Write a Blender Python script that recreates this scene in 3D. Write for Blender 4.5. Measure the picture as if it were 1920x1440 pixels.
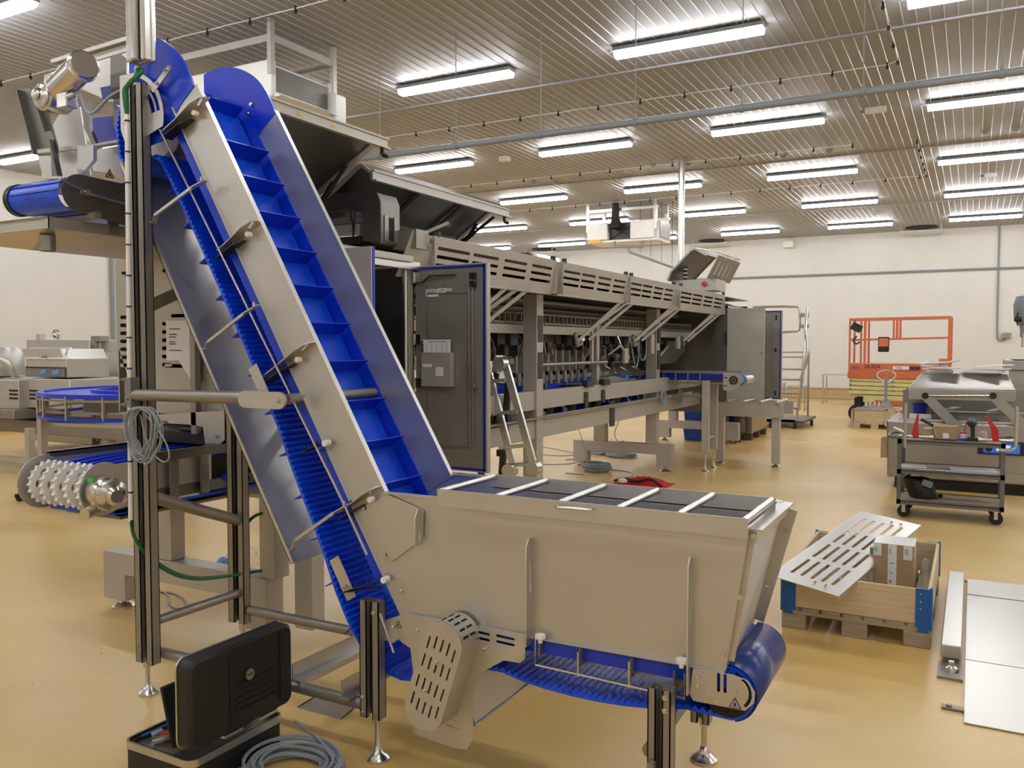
import bpy, bmesh, math, random
from mathutils import Vector, Matrix
from mathutils.geometry import tessellate_polygon
R=random.Random(7)
PI=math.pi
for o in list(bpy.data.objects): bpy.data.objects.remove(o)
SC=bpy.context.scene; COL=SC.collection
# ---------------------------------------------------------------- camera
FPX=1587.0; CH=1.6
_pit=math.atan(72/FPX); _yaw=math.atan(865/FPX*math.cos(_pit))
CF=Vector((-math.sin(_yaw)*math.cos(_pit),math.cos(_yaw)*math.cos(_pit),-math.sin(_pit)))
CR=Vector((math.cos(_yaw),math.sin(_yaw),0)); CU=CR.cross(CF)
cd=bpy.data.cameras.new('camera'); cam=bpy.data.objects.new('camera',cd); COL.objects.link(cam)
cd.sensor_width=36; cd.lens=36*FPX/1920; cd.clip_start=.05; cd.clip_end=200
cam.matrix_world=Matrix(((CR.x,CU.x,-CF.x,0),(CR.y,CU.y,-CF.y,0),(CR.z,CU.z,-CF.z,CH),(0,0,0,1)))
SC.camera=cam
# ---------------------------------------------------------------- world and exposure
w=bpy.data.worlds.new('world'); SC.world=w; w.use_nodes=True
w.node_tree.nodes['Background'].inputs[0].default_value=(.8,.85,1,1); w.node_tree.nodes['Background'].inputs[1].default_value=.05
SC.view_settings.view_transform='Standard'; SC.view_settings.look='None'; SC.view_settings.gamma=1
SC.view_settings.use_curve_mapping=False; SC.view_settings.exposure=0.73
LAMP=21.0     # strength of every ceiling batten's diffuser
# ---------------------------------------------------------------- measuring: the point of a known wall, floor or plate plane seen at a photo pixel
def ray(x,y): return CF+CR*((x-960)/FPX)-CU*((y-720)/FPX)
def Z(x,y,z=0):
    d=ray(x,y); return Vector((0,0,CH))+d*((z-CH)/d.z)
def X(x,y,v):
    d=ray(x,y); return Vector((0,0,CH))+d*(v/d.x)
def Y(x,y,v):
    d=ray(x,y); return Vector((0,0,CH))+d*(v/d.y)
def yz(pts,v): return [(X(a,b,v).y,X(a,b,v).z) for a,b in pts]
def xz(pts,v): return [(Y(a,b,v).x,Y(a,b,v).z) for a,b in pts]
# ---------------------------------------------------------------- mesh builder
class MB:
    def __init__(s): s.v=[]; s.f=[]
    def add(s,vs,fs):
        n=len(s.v); s.v+=[tuple(v) for v in vs]; s.f+=[[i+n for i in f] for f in fs]; return s
    def box(s,x0,x1,y0,y1,z0,z1):
        x0,x1=sorted((x0,x1)); y0,y1=sorted((y0,y1)); z0,z1=sorted((z0,z1))
        return s.add([(x0,y0,z0),(x1,y0,z0),(x1,y1,z0),(x0,y1,z0),(x0,y0,z1),(x1,y0,z1),(x1,y1,z1),(x0,y1,z1)],
            [(3,2,1,0),(4,5,6,7),(0,1,5,4),(1,2,6,5),(2,3,7,6),(3,0,4,7)])
    def hexa(s,a,b): # two quads (matching order)
        vs=list(a)+list(b)
        return s.add(vs,[(3,2,1,0),(4,5,6,7),(0,1,5,4),(1,2,6,5),(2,3,7,6),(3,0,4,7)])
    def bar(s,p,q,w,h,up=(0,0,1)):
        p=Vector(p);q=Vector(q);d=(q-p).normalized();u=Vector(up)
        if abs(d.dot(u))>.98:u=Vector((0,1,0)) if abs(d.y)<.9 else Vector((1,0,0))
        r=d.cross(u).normalized();u=r.cross(d)
        a=[c+r*i*w/2+u*j*h/2 for c in(p,) for i,j in((-1,-1),(1,-1),(1,1),(-1,1))]
        b=[c+r*i*w/2+u*j*h/2 for c in(q,) for i,j in((-1,-1),(1,-1),(1,1),(-1,1))]
        return s.hexa(a,b)
    def cyl(s,p,q,r,r2=None,n=16,caps=True):
        if r2 is None:r2=r
        p=Vector(p);q=Vector(q);d=(q-p).normalized();u=Vector((0,0,1)) if abs(d.z)<.9 else Vector((1,0,0))
        a=d.cross(u).normalized();b=d.cross(a)
        vs=[];fs=[]
        for c,rr in((p,r),(q,r2)):
            for i in range(n): t=2*PI*i/n; vs.append(c+a*math.cos(t)*rr+b*math.sin(t)*rr)
        for i in range(n): j=(i+1)%n; fs.append((i,j,n+j,n+i))
        if caps: fs.append(tuple(range(n-1,-1,-1))); fs.append(tuple(range(n,2*n)))
        return s.add(vs,fs)
    def ring(s,p,q,r,ri,n=24): # pipe with a bore
        p=Vector(p);q=Vector(q);d=(q-p).normalized();u=Vector((0,0,1)) if abs(d.z)<.9 else Vector((1,0,0))
        a=d.cross(u).normalized();b=d.cross(a);vs=[];fs=[]
        for c,rr in((p,r),(q,r),(q,ri),(p,ri)):
            for i in range(n): t=2*PI*i/n; vs.append(c+a*math.cos(t)*rr+b*math.sin(t)*rr)
        for k in range(4):
            for i in range(n): j=(i+1)%n; l=(k+1)%4; fs.append((k*n+i,k*n+j,l*n+j,l*n+i))
        return s.add(vs,fs)
    def tube(s,pts,r,n=8,close=False):
        pts=[Vector(p) for p in pts]; m=len(pts); vs=[];fs=[]; ref=None
        for k,p in enumerate(pts):
            if close: d=pts[(k+1)%m]-pts[k-1]
            else: d=pts[min(k+1,m-1)]-pts[max(k-1,0)]
            d.normalize()
            if ref is None: ref=Vector((0,0,1)) if abs(d.z)<.9 else Vector((1,0,0))
            a=(ref-d*ref.dot(d)); a=a.normalized() if a.length>1e-6 else d.orthogonal().normalized(); b=d.cross(a); ref=a
            for i in range(n): t=2*PI*i/n; vs.append(p+a*math.cos(t)*r+b*math.sin(t)*r)
        for k in range(m if close else m-1):
            l=(k+1)%m
            for i in range(n): j=(i+1)%n; fs.append((k*n+i,k*n+j,l*n+j,l*n+i))
        if not close: fs.append(tuple(range(n-1,-1,-1))); fs.append(tuple(range((m-1)*n,m*n)))
        return s.add(vs,fs)
    def plate(s,o,u,v,outer,t,holes=()):
        """flat polygon (u,v coordinates) with holes, thickness t along u x v"""
        o=Vector(o);u=Vector(u).normalized();v=Vector(v);v=(v-u*v.dot(u)).normalized();w=u.cross(v)
        def area(l): return sum(l[i][0]*l[(i+1)%len(l)][1]-l[(i+1)%len(l)][0]*l[i][1] for i in range(len(l)))
        loops=[list(outer)]+[list(h) for h in holes]
        if area(loops[0])<0: loops[0].reverse()
        for i in range(1,len(loops)):
            if area(loops[i])>0: loops[i].reverse()
        tri=tessellate_polygon([[Vector((a,b,0)) for a,b in l] for l in loops])
        flat=[p for l in loops for p in l]; n=len(flat)
        vs=[o+u*a+v*b for a,b in flat]+[o+u*a+v*b+w*t for a,b in flat]
        fs=[]
        for a,b,c in tri:
            A,B,Cc=flat[a],flat[b],flat[c]
            if (B[0]-A[0])*(Cc[1]-A[1])-(B[1]-A[1])*(Cc[0]-A[0])<0: b,c=c,b
            fs.append((c,b,a)); fs.append((a+n,b+n,c+n))
        k=0
        for l in loops:
            m=len(l)
            for i in range(m): j=(i+1)%m; fs.append((k+i,k+j,k+j+n,k+i+n))
            k+=m
        return s.add(vs,fs)
    def lathe(s,c,prof,n=20,axis=(0,0,1)):
        c=Vector(c);d=Vector(axis).normalized();a=d.orthogonal().normalized();b=d.cross(a);vs=[];fs=[]
        for r,h in prof:
            for i in range(n): t=2*PI*i/n; vs.append(c+d*h+a*math.cos(t)*max(r,1e-4)+b*math.sin(t)*max(r,1e-4))
        for k in range(len(prof)-1):
            for i in range(n): j=(i+1)%n; fs.append((k*n+i,k*n+j,(k+1)*n+j,(k+1)*n+i))
        fs.append(tuple(range(n-1,-1,-1))); fs.append(tuple(range((len(prof)-1)*n,len(prof)*n)))
        return s.add(vs,fs)
    def join(s,o,M=None):
        return s.add([(M@Vector(v) if M else v) for v in o.v],o.f)
def slot(cx,cy,L,W,ang=0,n=5):
    """rounded slot outline"""
    r=W/2;h=max(L/2-r,0);pts=[]
    for k in range(n+1): t=-PI/2+PI*k/n; pts.append((h+r*math.cos(t),r*math.sin(t)))
    for k in range(n+1): t=PI/2+PI*k/n; pts.append((-h+r*math.cos(t),r*math.sin(t)))
    ca,sa=math.cos(ang),math.sin(ang)
    return [(cx+a*ca-b*sa,cy+a*sa+b*ca) for a,b in pts]
def rrect(x0,x1,y0,y1,r,n=4):
    pts=[]
    for cx,cy,a in((x1-r,y0+r,-PI/2),(x1-r,y1-r,0),(x0+r,y1-r,PI/2),(x0+r,y0+r,PI)):
        for k in range(n+1): t=a+PI/2*k/n; pts.append((cx+r*math.cos(t),cy+r*math.sin(t)))
    return pts
def rectp(x0,x1,y0,y1): return [(x0,y0),(x1,y0),(x1,y1),(x0,y1)]
def arc(cx,cy,r,a0,a1,n=12): return [(cx+r*math.cos(math.radians(a0+(a1-a0)*k/n)),cy+r*math.sin(math.radians(a0+(a1-a0)*k/n))) for k in range(n+1)]
def resample(pts,step,close=False):
    pts=[Vector(p) for p in pts]; 
    if close: pts=pts+[pts[0]]
    out=[pts[0]];acc=0
    for a,b in zip(pts,pts[1:]):
        L=(b-a).length
        if L<1e-9: continue
        t=step-acc
        while t<=L: out.append(a+(b-a)*(t/L)); t+=step
        acc=(acc+L)%step
    return out
def smoothp(pts,it=2,close=False):
    pts=[Vector(p) for p in pts]
    for _ in range(it):
        out=[] if close else [pts[0]]
        rng=range(len(pts)) if close else range(len(pts)-1)
        for i in rng:
            a=pts[i];b=pts[(i+1)%len(pts)]; out+=[a*.75+b*.25,a*.25+b*.75]
        if not close: out.append(pts[-1])
        pts=out
    return pts
# ---------------------------------------------------------------- objects
WM={}
def tag(o,label=None,cat=None,group=None,kind=None):
    if label:o['label']=label
    if cat:o['category']=cat
    if group:o['group']=group
    if kind:o['kind']=kind
    return o
def thing(name,label,cat,loc=(0,0,0),group=None):
    o=bpy.data.objects.new(name,None); COL.objects.link(o); o.location=loc; o.empty_display_size=.1
    WM[o.name]=Matrix.Translation(Vector(loc)); return tag(o,label,cat,group)
def obj(name,m,mat,parent=None,bevel=0,smooth=35,label=None):
    me=bpy.data.meshes.new(name); me.from_pydata(m.v,[],m.f)
    bm=bmesh.new(); bm.from_mesh(me); bmesh.ops.recalc_face_normals(bm,faces=bm.faces)
    bm.to_mesh(me); bm.free()
    mats=mat if isinstance(mat,(list,tuple)) else [mat]
    for k in mats: me.materials.append(k)
    o=bpy.data.objects.new(name,me); COL.objects.link(o)
    if parent is None:
        xs=[v.co for v in me.vertices]
        c=Vector(((min(a.x for a in xs)+max(a.x for a in xs))/2,(min(a.y for a in xs)+max(a.y for a in xs))/2,min(a.z for a in xs)))
        me.transform(Matrix.Translation(-c)); o.location=c; WM[o.name]=Matrix.Translation(c)
    else:
        me.transform(WM[parent.name].inverted()); o.parent=parent; WM[o.name]=WM[parent.name]
    if smooth:
        for p in me.polygons:p.use_smooth=True
        me.set_sharp_from_angle(angle=math.radians(smooth))
    if bevel:
        b=o.modifiers.new('bevel','BEVEL'); b.width=bevel; b.segments=2; b.limit_method='ANGLE'; b.angle_limit=math.radians(50)
    if label:o['label']=label
    return o
def single(name,m,mat,label,cat,group=None,**k): return tag(obj(name,m,mat,**k),label,cat,group)
def struct(name,m,mat,**k): return tag(obj(name,m,mat,**k),kind='structure')
def kids(o): return list(o.children)
def copy_tree(o,delta=None,label=None,group=None,_p=None):
    c=o.copy(); COL.objects.link(c)
    if _p is not None: c.parent=_p
    if delta is not None: c.location=Vector(o.location)+Vector(delta)
    WM[c.name]=WM.get(o.name,Matrix.Identity(4))
    for k in kids(o): copy_tree(k,_p=c)
    if label:c['label']=label
    if group:c['group']=group
    return c
# ---------------------------------------------------------------- materials
def lin(c):
    if isinstance(c,str): c=[int(c[i:i+2],16)/255 for i in(0,2,4)]
    return tuple((x/12.92 if x<=.04045 else ((x+.055)/1.055)**2.4) for x in c)+(1,)
def mat(name,c,rough=.5,metal=0,noise=0,nscale=8,bump=0,bscale=60,stretch=None,rnoise=0,emit=0,trans=0,alpha=1,coat=0,spec=None,c2=None,ior=None):
    m=bpy.data.materials.new(name); m.use_nodes=True; N=m.node_tree.nodes; L=m.node_tree.links; b=N['Principled BSDF']
    col=lin(c); b.inputs['Base Color'].default_value=col; b.inputs['Roughness'].default_value=rough; b.inputs['Metallic'].default_value=metal
    tc=N.new('ShaderNodeTexCoord'); src=tc.outputs['Object']
    if stretch:
        mp=N.new('ShaderNodeMapping'); mp.inputs['Scale'].default_value=stretch; L.new(src,mp.inputs[0]); src=mp.outputs[0]
    if noise or rnoise or c2:
        n=N.new('ShaderNodeTexNoise'); n.inputs['Scale'].default_value=nscale; n.inputs['Detail'].default_value=5; L.new(src,n.inputs['Vector'])
        if noise or c2:
            r=N.new('ShaderNodeValToRGB'); L.new(n.outputs['Fac'],r.inputs[0])
            e=lin(c2) if c2 else tuple(x*(1-noise) for x in col[:3])+(1,)
            r.color_ramp.elements[0].position=.3; r.color_ramp.elements[0].color=e
            r.color_ramp.elements[1].position=.7; r.color_ramp.elements[1].color=col if c2 else tuple(min(x*(1+noise),1) for x in col[:3])+(1,)
            L.new(r.outputs[0],b.inputs['Base Color'])
        if rnoise:
            r=N.new('ShaderNodeMapRange'); r.inputs[3].default_value=rough-rnoise; r.inputs[4].default_value=rough+rnoise; L.new(n.outputs['Fac'],r.inputs[0]); L.new(r.outputs[0],b.inputs['Roughness'])
    if bump:
        n=N.new('ShaderNodeTexNoise'); n.inputs['Scale'].default_value=bscale; n.inputs['Detail'].default_value=3; L.new(src,n.inputs['Vector'])
        k=N.new('ShaderNodeBump'); k.inputs['Strength'].default_value=bump; k.inputs['Distance'].default_value=.003; L.new(n.outputs['Fac'],k.inputs['Height']); L.new(k.outputs[0],b.inputs['Normal'])
    if emit: b.inputs['Emission Color'].default_value=col; b.inputs['Emission Strength'].default_value=emit
    if trans: b.inputs['Transmission Weight'].default_value=trans
    if coat: b.inputs['Coat Weight'].default_value=coat; b.inputs['Coat Roughness'].default_value=.15
    if alpha<1: b.inputs['Alpha'].default_value=alpha
    if spec is not None: b.inputs['Specular IOR Level'].default_value=spec
    if ior: b.inputs['IOR'].default_value=ior
    return m
STEEL=mat('matt stainless steel','c4c1bc',.4,.8,noise=.05,nscale=3,rnoise=.05,bump=.03,bscale=250)
STEELP=mat('painted grey beige steel','b6b1aa',.42,.35,noise=.04,nscale=4,rnoise=.05)
BEAD=mat('bead blasted steel','97928b',.42,.7,noise=.05,nscale=5,rnoise=.05)
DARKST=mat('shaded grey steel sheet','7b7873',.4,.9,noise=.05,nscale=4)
BRIGHT=mat('polished steel','d0cdc9',.24,1,rnoise=.04,nscale=10)
ALU=mat('aluminium','c9c8c4',.3,1,noise=.04,nscale=20,stretch=(1,1,8))
SHEET=mat('ground sheet steel','cbc8c4',.34,.95)
WHITEP=mat('white plastic','e6e4df',.4,noise=.03)
BLUE=mat('blue plastic','0a38cc',.32,noise=.06,nscale=6,bump=.05,bscale=400)
BLUED=mat('dark blue plastic','0e2aa6',.35,noise=.05)
NAVY=mat('navy roller plastic','20357e',.25,noise=.05)
BLACK=mat('black plastic','1a1a1b',.45,bump=.15,bscale=300,noise=.1)
BLACKS=mat('black rubber','141414',.6)
GREYP=mat('grey plastic','8a8f94',.45)
CABLE=mat('grey cable sheath','8f979e',.42)
GREEN=mat('green cable sheath','14683a',.4)
WOOD=mat('raw pine board','cbb592',.6,noise=.12,nscale=5,stretch=(1,6,14),bump=.2,bscale=30)
WOODD=mat('weathered pallet wood','a08f76',.7,noise=.18,nscale=5,stretch=(2,6,9),bump=.3,bscale=30)
CARD=mat('brown cardboard','a68b6b',.75,noise=.05,nscale=12)
PAPER=mat('white paper','e3e2e6',.7,noise=.02)
INK=mat('printed ink','55565c',.6)
INKK=mat('black print','1c1c1c',.5)
ORANGE=mat('orange paint','cf6c44',.4,noise=.05,coat=.3)
CREAM=mat('pale yellow paint','d9cf8f',.45,noise=.05)
RED=mat('red plastic','c21f22',.4)
YEL=mat('warning yellow','e8b21e',.4)
GLASSP=mat('clear acrylic','e8eef0',.08,trans=.85,alpha=.5,ior=1.2)
WRAP=mat('clear plastic wrap','e8eef4',.12,trans=.7,alpha=.35,bump=.6,bscale=40,ior=1.1)
WCOAT=mat('white coated metal','e4e3de',.35,noise=.03)
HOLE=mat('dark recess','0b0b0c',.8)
MID=mat('grey machine coating','918e88',.42,.4,noise=.06,nscale=6)
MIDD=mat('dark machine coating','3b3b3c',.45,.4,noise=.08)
COPPER=mat('brown hose','6b4a34',.45,.2)
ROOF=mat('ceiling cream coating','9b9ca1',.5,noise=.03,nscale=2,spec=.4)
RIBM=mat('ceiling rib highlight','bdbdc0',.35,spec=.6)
WALLM=mat('cream wall panel','dddbd6',.5,noise=.025,nscale=1.5)
CURB=mat('floor curb resin','c0a274',.4,noise=.04,nscale=3)
TUBEM=mat('lit diffuser','fffaf0',.4,emit=1)
_e=TUBEM.node_tree.nodes['Principled BSDF']; _e.inputs['Emission Strength'].default_value=LAMP; _e.inputs['Emission Color'].default_value=(.97,.985,1,1)
def floor_mat():
    m=bpy.data.materials.new('ochre resin floor'); m.use_nodes=True; N=m.node_tree.nodes; L=m.node_tree.links; b=N['Principled BSDF']
    tc=N.new('ShaderNodeTexCoord')
    n=N.new('ShaderNodeTexNoise'); n.inputs['Scale'].default_value=.55; n.inputs['Detail'].default_value=6; L.new(tc.outputs['Object'],n.inputs['Vector'])
    n2=N.new('ShaderNodeTexNoise'); n2.inputs['Scale'].default_value=90; n2.inputs['Detail'].default_value=3; L.new(tc.outputs['Object'],n2.inputs['Vector'])
    r=N.new('ShaderNodeValToRGB'); L.new(n.outputs['Fac'],r.inputs[0])
    r.color_ramp.elements[0].position=.3; r.color_ramp.elements[0].color=lin('c89d49')
    r.color_ramp.elements[1].position=.72; r.color_ramp.elements[1].color=lin('e4c88e')
    mx=N.new('ShaderNodeMix'); mx.data_type='RGBA'; mx.blend_type='MULTIPLY'; mx.inputs[0].default_value=.25
    L.new(r.outputs[0],mx.inputs[6]); 
    r2=N.new('ShaderNodeValToRGB'); r2.color_ramp.elements[0].position=.35; r2.color_ramp.elements[0].color=(.75,.75,.75,1); r2.color_ramp.elements[1].position=.65; L.new(n2.outputs['Fac'],r2.inputs[0]); L.new(r2.outputs[0],mx.inputs[7])
    L.new(mx.outputs[2],b.inputs['Base Color'])
    mr=N.new('ShaderNodeMapRange'); mr.inputs[3].default_value=.22; mr.inputs[4].default_value=.42; L.new(n.outputs['Fac'],mr.inputs[0]); L.new(mr.outputs[0],b.inputs['Roughness'])
    k=N.new('ShaderNodeBump'); k.inputs['Strength'].default_value=.12; k.inputs['Distance'].default_value=.002; L.new(n2.outputs['Fac'],k.inputs['Height']); L.new(k.outputs[0],b.inputs['Normal'])
    return m
FLOOR=floor_mat()
def belt_mat():
    m=bpy.data.materials.new('blue modular belt'); m.use_nodes=True; N=m.node_tree.nodes; L=m.node_tree.links; b=N['Principled BSDF']
    b.inputs['Base Color'].default_value=lin('0048e8'); b.inputs['Roughness'].default_value=.33
    tc=N.new('ShaderNodeTexCoord'); 
    v=N.new('ShaderNodeTexVoronoi'); v.inputs['Scale'].default_value=90; L.new(tc.outputs['Object'],v.inputs['Vector'])
    k=N.new('ShaderNodeBump'); k.inputs['Strength'].default_value=.25; k.inputs['Distance'].default_value=.002; L.new(v.outputs['Distance'],k.inputs['Height']); L.new(k.outputs[0],b.inputs['Normal'])
    n=N.new('ShaderNodeTexNoise'); n.inputs['Scale'].default_value=7; L.new(tc.outputs['Object'],n.inputs['Vector'])
    r=N.new('ShaderNodeValToRGB'); r.color_ramp.elements[0].position=.3; r.color_ramp.elements[0].color=lin('0040d4'); r.color_ramp.elements[1].position=.75; r.color_ramp.elements[1].color=lin('0c5cf2'); L.new(n.outputs['Fac'],r.inputs[0]); L.new(r.outputs[0],b.inputs['Base Color'])
    return m
BELT=belt_mat()
# ---------------------------------------------------------------- room
WX,WY,EX,SY,HZ=-16.0,27.0,7.0,-6.0,4.9
m=MB(); m.add([(WX,SY,0),(EX,SY,0),(EX,WY,0),(WX,WY,0)],[(0,1,2,3)]); struct('floor',m,FLOOR)
m=MB(); m.box(WX,EX,SY,WY,HZ,HZ+.15); ceiling=struct('ceiling',m,ROOF)
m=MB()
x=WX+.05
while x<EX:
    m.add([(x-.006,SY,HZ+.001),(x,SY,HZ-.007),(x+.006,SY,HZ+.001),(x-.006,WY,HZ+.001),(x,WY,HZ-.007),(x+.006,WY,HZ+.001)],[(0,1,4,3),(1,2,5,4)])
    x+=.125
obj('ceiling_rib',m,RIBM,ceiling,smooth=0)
for n,b in(('wall_left',(WX-.15,WX,SY,WY)),('wall_far',(WX-.15,EX+.15,WY,WY+.15)),('wall_right',(EX,EX+.15,SY,WY)),('wall_near',(WX-.15,EX+.15,SY-.15,SY))):
    m=MB(); m.box(*b,0,HZ); struct(n,m,WALLM)
m=MB(); m.box(WX,EX,WY-.12,WY,0,.33); m.box(WX,EX,WY-.15,WY,.30,.335); struct('baseboard_far',m,CURB,bevel=.015)
m=MB(); m.box(WX,WX+.12,SY,WY-.15,0,.33); struct('baseboard_left',m,CURB,bevel=.015)
for k,yy in enumerate((-2.2,3.8,9.78,15.8,21.8)):
    m=MB(); m.box(WX,EX,yy-.05,yy+.05,HZ-.012,HZ+.01); m.box(WX,EX,yy-.055,yy-.045,HZ-.022,HZ); struct('trim_%d'%(k+1),m,ROOF)
# vertical joints on the far and left walls
for k in range(18):
    m=MB(); xx=WX+1.2*k+.6; m.box(xx-.004,xx+.004,WY-.006,WY+.01,.33,HZ); struct('trim_%d'%(k+6),m,WALLM)
# ---------------------------------------------------------------- ceiling battens
def batten(x0,y,first=[None]):
    if first[0] is None:
        t=thing('ceiling_batten_light','x','ceiling light',(x0+.81,y,HZ-.12))
        h=MB(); h.box(x0,x0+1.62,y-.085,y+.085,HZ-.06,HZ-.02); h.box(x0+.1,x0+.16,y-.02,y+.02,HZ-.03,HZ); h.box(x0+1.46,x0+1.52,y-.02,y+.02,HZ-.03,HZ)
        obj('housing',h,GREYP,t)
        d=MB(); prof=[(-.066,HZ-.06),(-.07,HZ-.09),(-.045,HZ-.12),(.045,HZ-.12),(.07,HZ-.09),(.066,HZ-.06)]
        vs=[(xx,y+a,z) for xx in(x0+.01,x0+1.61) for a,z in prof]
        d.add(vs,[(i,(i+1)%6,6+(i+1)%6,6+i) for i in range(6)]+[tuple(range(6)),tuple(range(11,5,-1))])
        obj('diffuser',d,TUBEM,t,smooth=50)
        c=MB(); c.tube([(x0,y,HZ-.03),(x0-.05,y,HZ-.035),(x0-.09,y+.02,HZ-.01)],.008,6); c.cyl((x0-.02,y,HZ-.03),(x0,y,HZ-.03),.014,n=8)
        obj('cable_gland',c,GREYP,t); first[0]=(t,x0,y); return t
    s,a,b=first[0]; return copy_tree(s,delta=(x0-a,y-b,0))
rows={-3.0:'behind the camera',1.0:'above the camera',4.95:'nearest row',8.93:'second row',12.9:'third row',16.85:'fourth row',20.6:'fifth row',24.6:'last row by the far wall'}
cols=[-15.1,-12.4,-9.45,-6.48,-3.56,-.62,2.3,5.2]
cn=['column at the left wall','second column','third column','fourth column','fifth column','sixth column','seventh column','eighth column']
for yy,rn in rows.items():
    for xx,c in zip(cols,cn):
        if xx==5.2: xx=5.1
        t=batten(xx,yy); tag(t,'lit batten light, %s, %s'%(rn,c),'ceiling light','batten lights on the ceiling')
# ================================================================ incline conveyor with hopper
def pt(x,z,y): return (x,y,z)
def xplate(m,poly,y,t,holes=()): # polygon in x,z standing at y, thickness towards +y
    return m.plate((0,y+t,0),(1,0,0),(0,0,1),poly,t,holes)
def yplate(m,poly,x,t,holes=()): # polygon in y,z standing at x, thickness towards +x
    return m.plate((x,0,0),(0,1,0),(0,0,1),poly,t,holes)
def zplate(m,poly,z,t,holes=()):
    return m.plate((0,0,z),(1,0,0),(0,1,0),poly,t,holes)
def bolt(m,p,d,r=.009,h=.008,n=6):
    p=Vector(p);d=Vector(d).normalized(); m.cyl(p,p+d*h,r,n=n); m.cyl(p+d*h,p+d*(h+.006),r*.55,n=8)
def bolts(items,parent,d=(0,-1,0),r=.008,h=.006,n=8,mt=None):
    for p in items:
        m=MB(); bolt(m,p,d,r,h,n); obj('bolt',m,mt or BRIGHT,parent)
def foot(x,y,ztop,parent,r=.042,stem=.011,bore=.02,mt=BRIGHT,name='levelling_foot'):
    m=MB(); m.lathe((x,y,.001),[(r,0),(r,.008),(r*.8,.018),(r*.42,.03),(r*.3,.05),(stem,.055),(stem,ztop*.62),(bore,ztop*.64),(bore,ztop)],n=18)
    return obj(name,m,mt,parent,smooth=40)
YN,YF=2.56,3.04
D=Vector((.507,0,-.862)); NN=Vector((.862,0,.507))      # down the incline, and out of its carrying face
T0=Vector((-2.919,0,2.708))                             # top corner of the near side plate
def ip(s,o,y): return tuple(T0+D*s+NN*o+Vector((0,y,0)))  # point on the incline: s down it, o off the flange line
SE=1.93
inc=thing('incline_conveyor','tall blue belt incline conveyor rising from a steel hopper, in the foreground','conveyor',(-2.0,2.85,0))
# side plates
for y0,nm,t in((YN,'side_plate',.004),(YF-.004,'side_plate',.004)):
    m=MB(); a=[ip(0,0,0),ip(SE,0,0),ip(SE,-.16,0),ip(0,-.16,0)]
    xplate(m,[(p[0],p[2]) for p in a],y0,t)
    yo=-.02 if y0<2.8 else .02; yy0,yy1=(y0-.002,y0+.022) if y0<2.8 else (y0-.018,y0+.006)
    m.hexa([ip(0,.003,yy0),ip(SE,.003,yy0),ip(SE,.003,yy1),ip(0,.003,yy1)],[ip(0,-.003,yy0),ip(SE,-.003,yy0),ip(SE,-.003,yy1),ip(0,-.003,yy1)])
    yy0,yy1=(y0-.014,y0+.002) if y0<2.8 else (y0,y0+.014)
    m.hexa([ip(0,-.157,yy0),ip(SE,-.157,yy0),ip(SE,-.157,yy1),ip(0,-.157,yy1)],[ip(0,-.162,yy0),ip(SE,-.162,yy0),ip(SE,-.162,yy1),ip(0,-.162,yy1)])
    obj('side_plate',m,STEEL,inc)
# blue guide strips under the plates
for y0 in(YN+.004,YF-.012):
    m=MB(); m.hexa([ip(.03,-.15,y0),ip(SE+.25,-.15,y0),ip(SE+.25,-.15,y0+.008),ip(.03,-.15,y0+.008)],[ip(0,-.215,y0),ip(SE+.28,-.215,y0),ip(SE+.28,-.215,y0+.008),ip(0,-.215,y0+.008)])
    m.box(-1.83,-.62,y0,y0+.008,.545,.60)
    obj('guide_strip',m,BLUE,inc)
# head discs
SH=Vector((-3.295,0,2.59))
for y0 in(YN-.004,YF-.006):
    aa=97 if y0<2.8 else 107; xl=SH.x+.378*math.cos(math.radians(aa))
    m=MB(); pl=arc(SH.x,SH.z,.378,aa,18,20)+[(-2.93,2.70),(-3.02,2.63),(-3.12,2.50)]+[(SH.x,SH.z-.12),(xl,SH.z-.05)]
    xplate(m,pl,y0,.010); obj('head_plate',m,BLUE,inc,smooth=25)
bolts([(-3.08,YF-.01,2.76),(-3.10,YF-.01,2.72)],inc,(0,-1,0),.009,.004,10)
# slotted drive guard, near side
m=MB(); hol=[]
for r0,r1 in((.085,.11),(.135,.16),(.17,.19)):
    for a0,a1 in((52,88),(8,42)):
        hol.append(arc(SH.x,SH.z,r0,a0,a1,6)+arc(SH.x,SH.z,r1,a1,a0,6))
pl=arc(SH.x,SH.z,.21,-12,95,16)+[(SH.x-.07,SH.z+.21),(SH.x-.07,SH.z-.03),(SH.x-.02,SH.z-.13),(-3.18,2.52)]
xplate(m,pl,YN-.034,.003,hol); m.cyl((SH.x,YN-.06,SH.z-.03),(SH.x,YN-.02,SH.z-.03),.025)
gd=obj('drive_guard',m,STEEL,inc)
for a in(78,38):
    m=MB(); c=math.cos(math.radians(a));s_=math.sin(math.radians(a)); rm=.255
    xplate(m,slot(SH.x+c*rm,SH.z+s_*rm,.15,.026,math.radians(a)),YN-.036,.004)
    for rr in(.225,.305): bolt(m,(SH.x+c*rr,YN-.036,SH.z+s_*rr),(0,-1,0),.008,.006)
    obj('guard_arm',m,STEEL,gd)
m=MB(); m.cyl((SH.x,2.50,SH.z),(SH.x,YF+.03,SH.z),.02); 
for yy in(2.66,2.8,2.94): m.cyl((SH.x,yy-.015,SH.z),(SH.x,yy+.015,SH.z),.15,n=16)
obj('head_shaft',m,WHITEP,inc)
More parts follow.
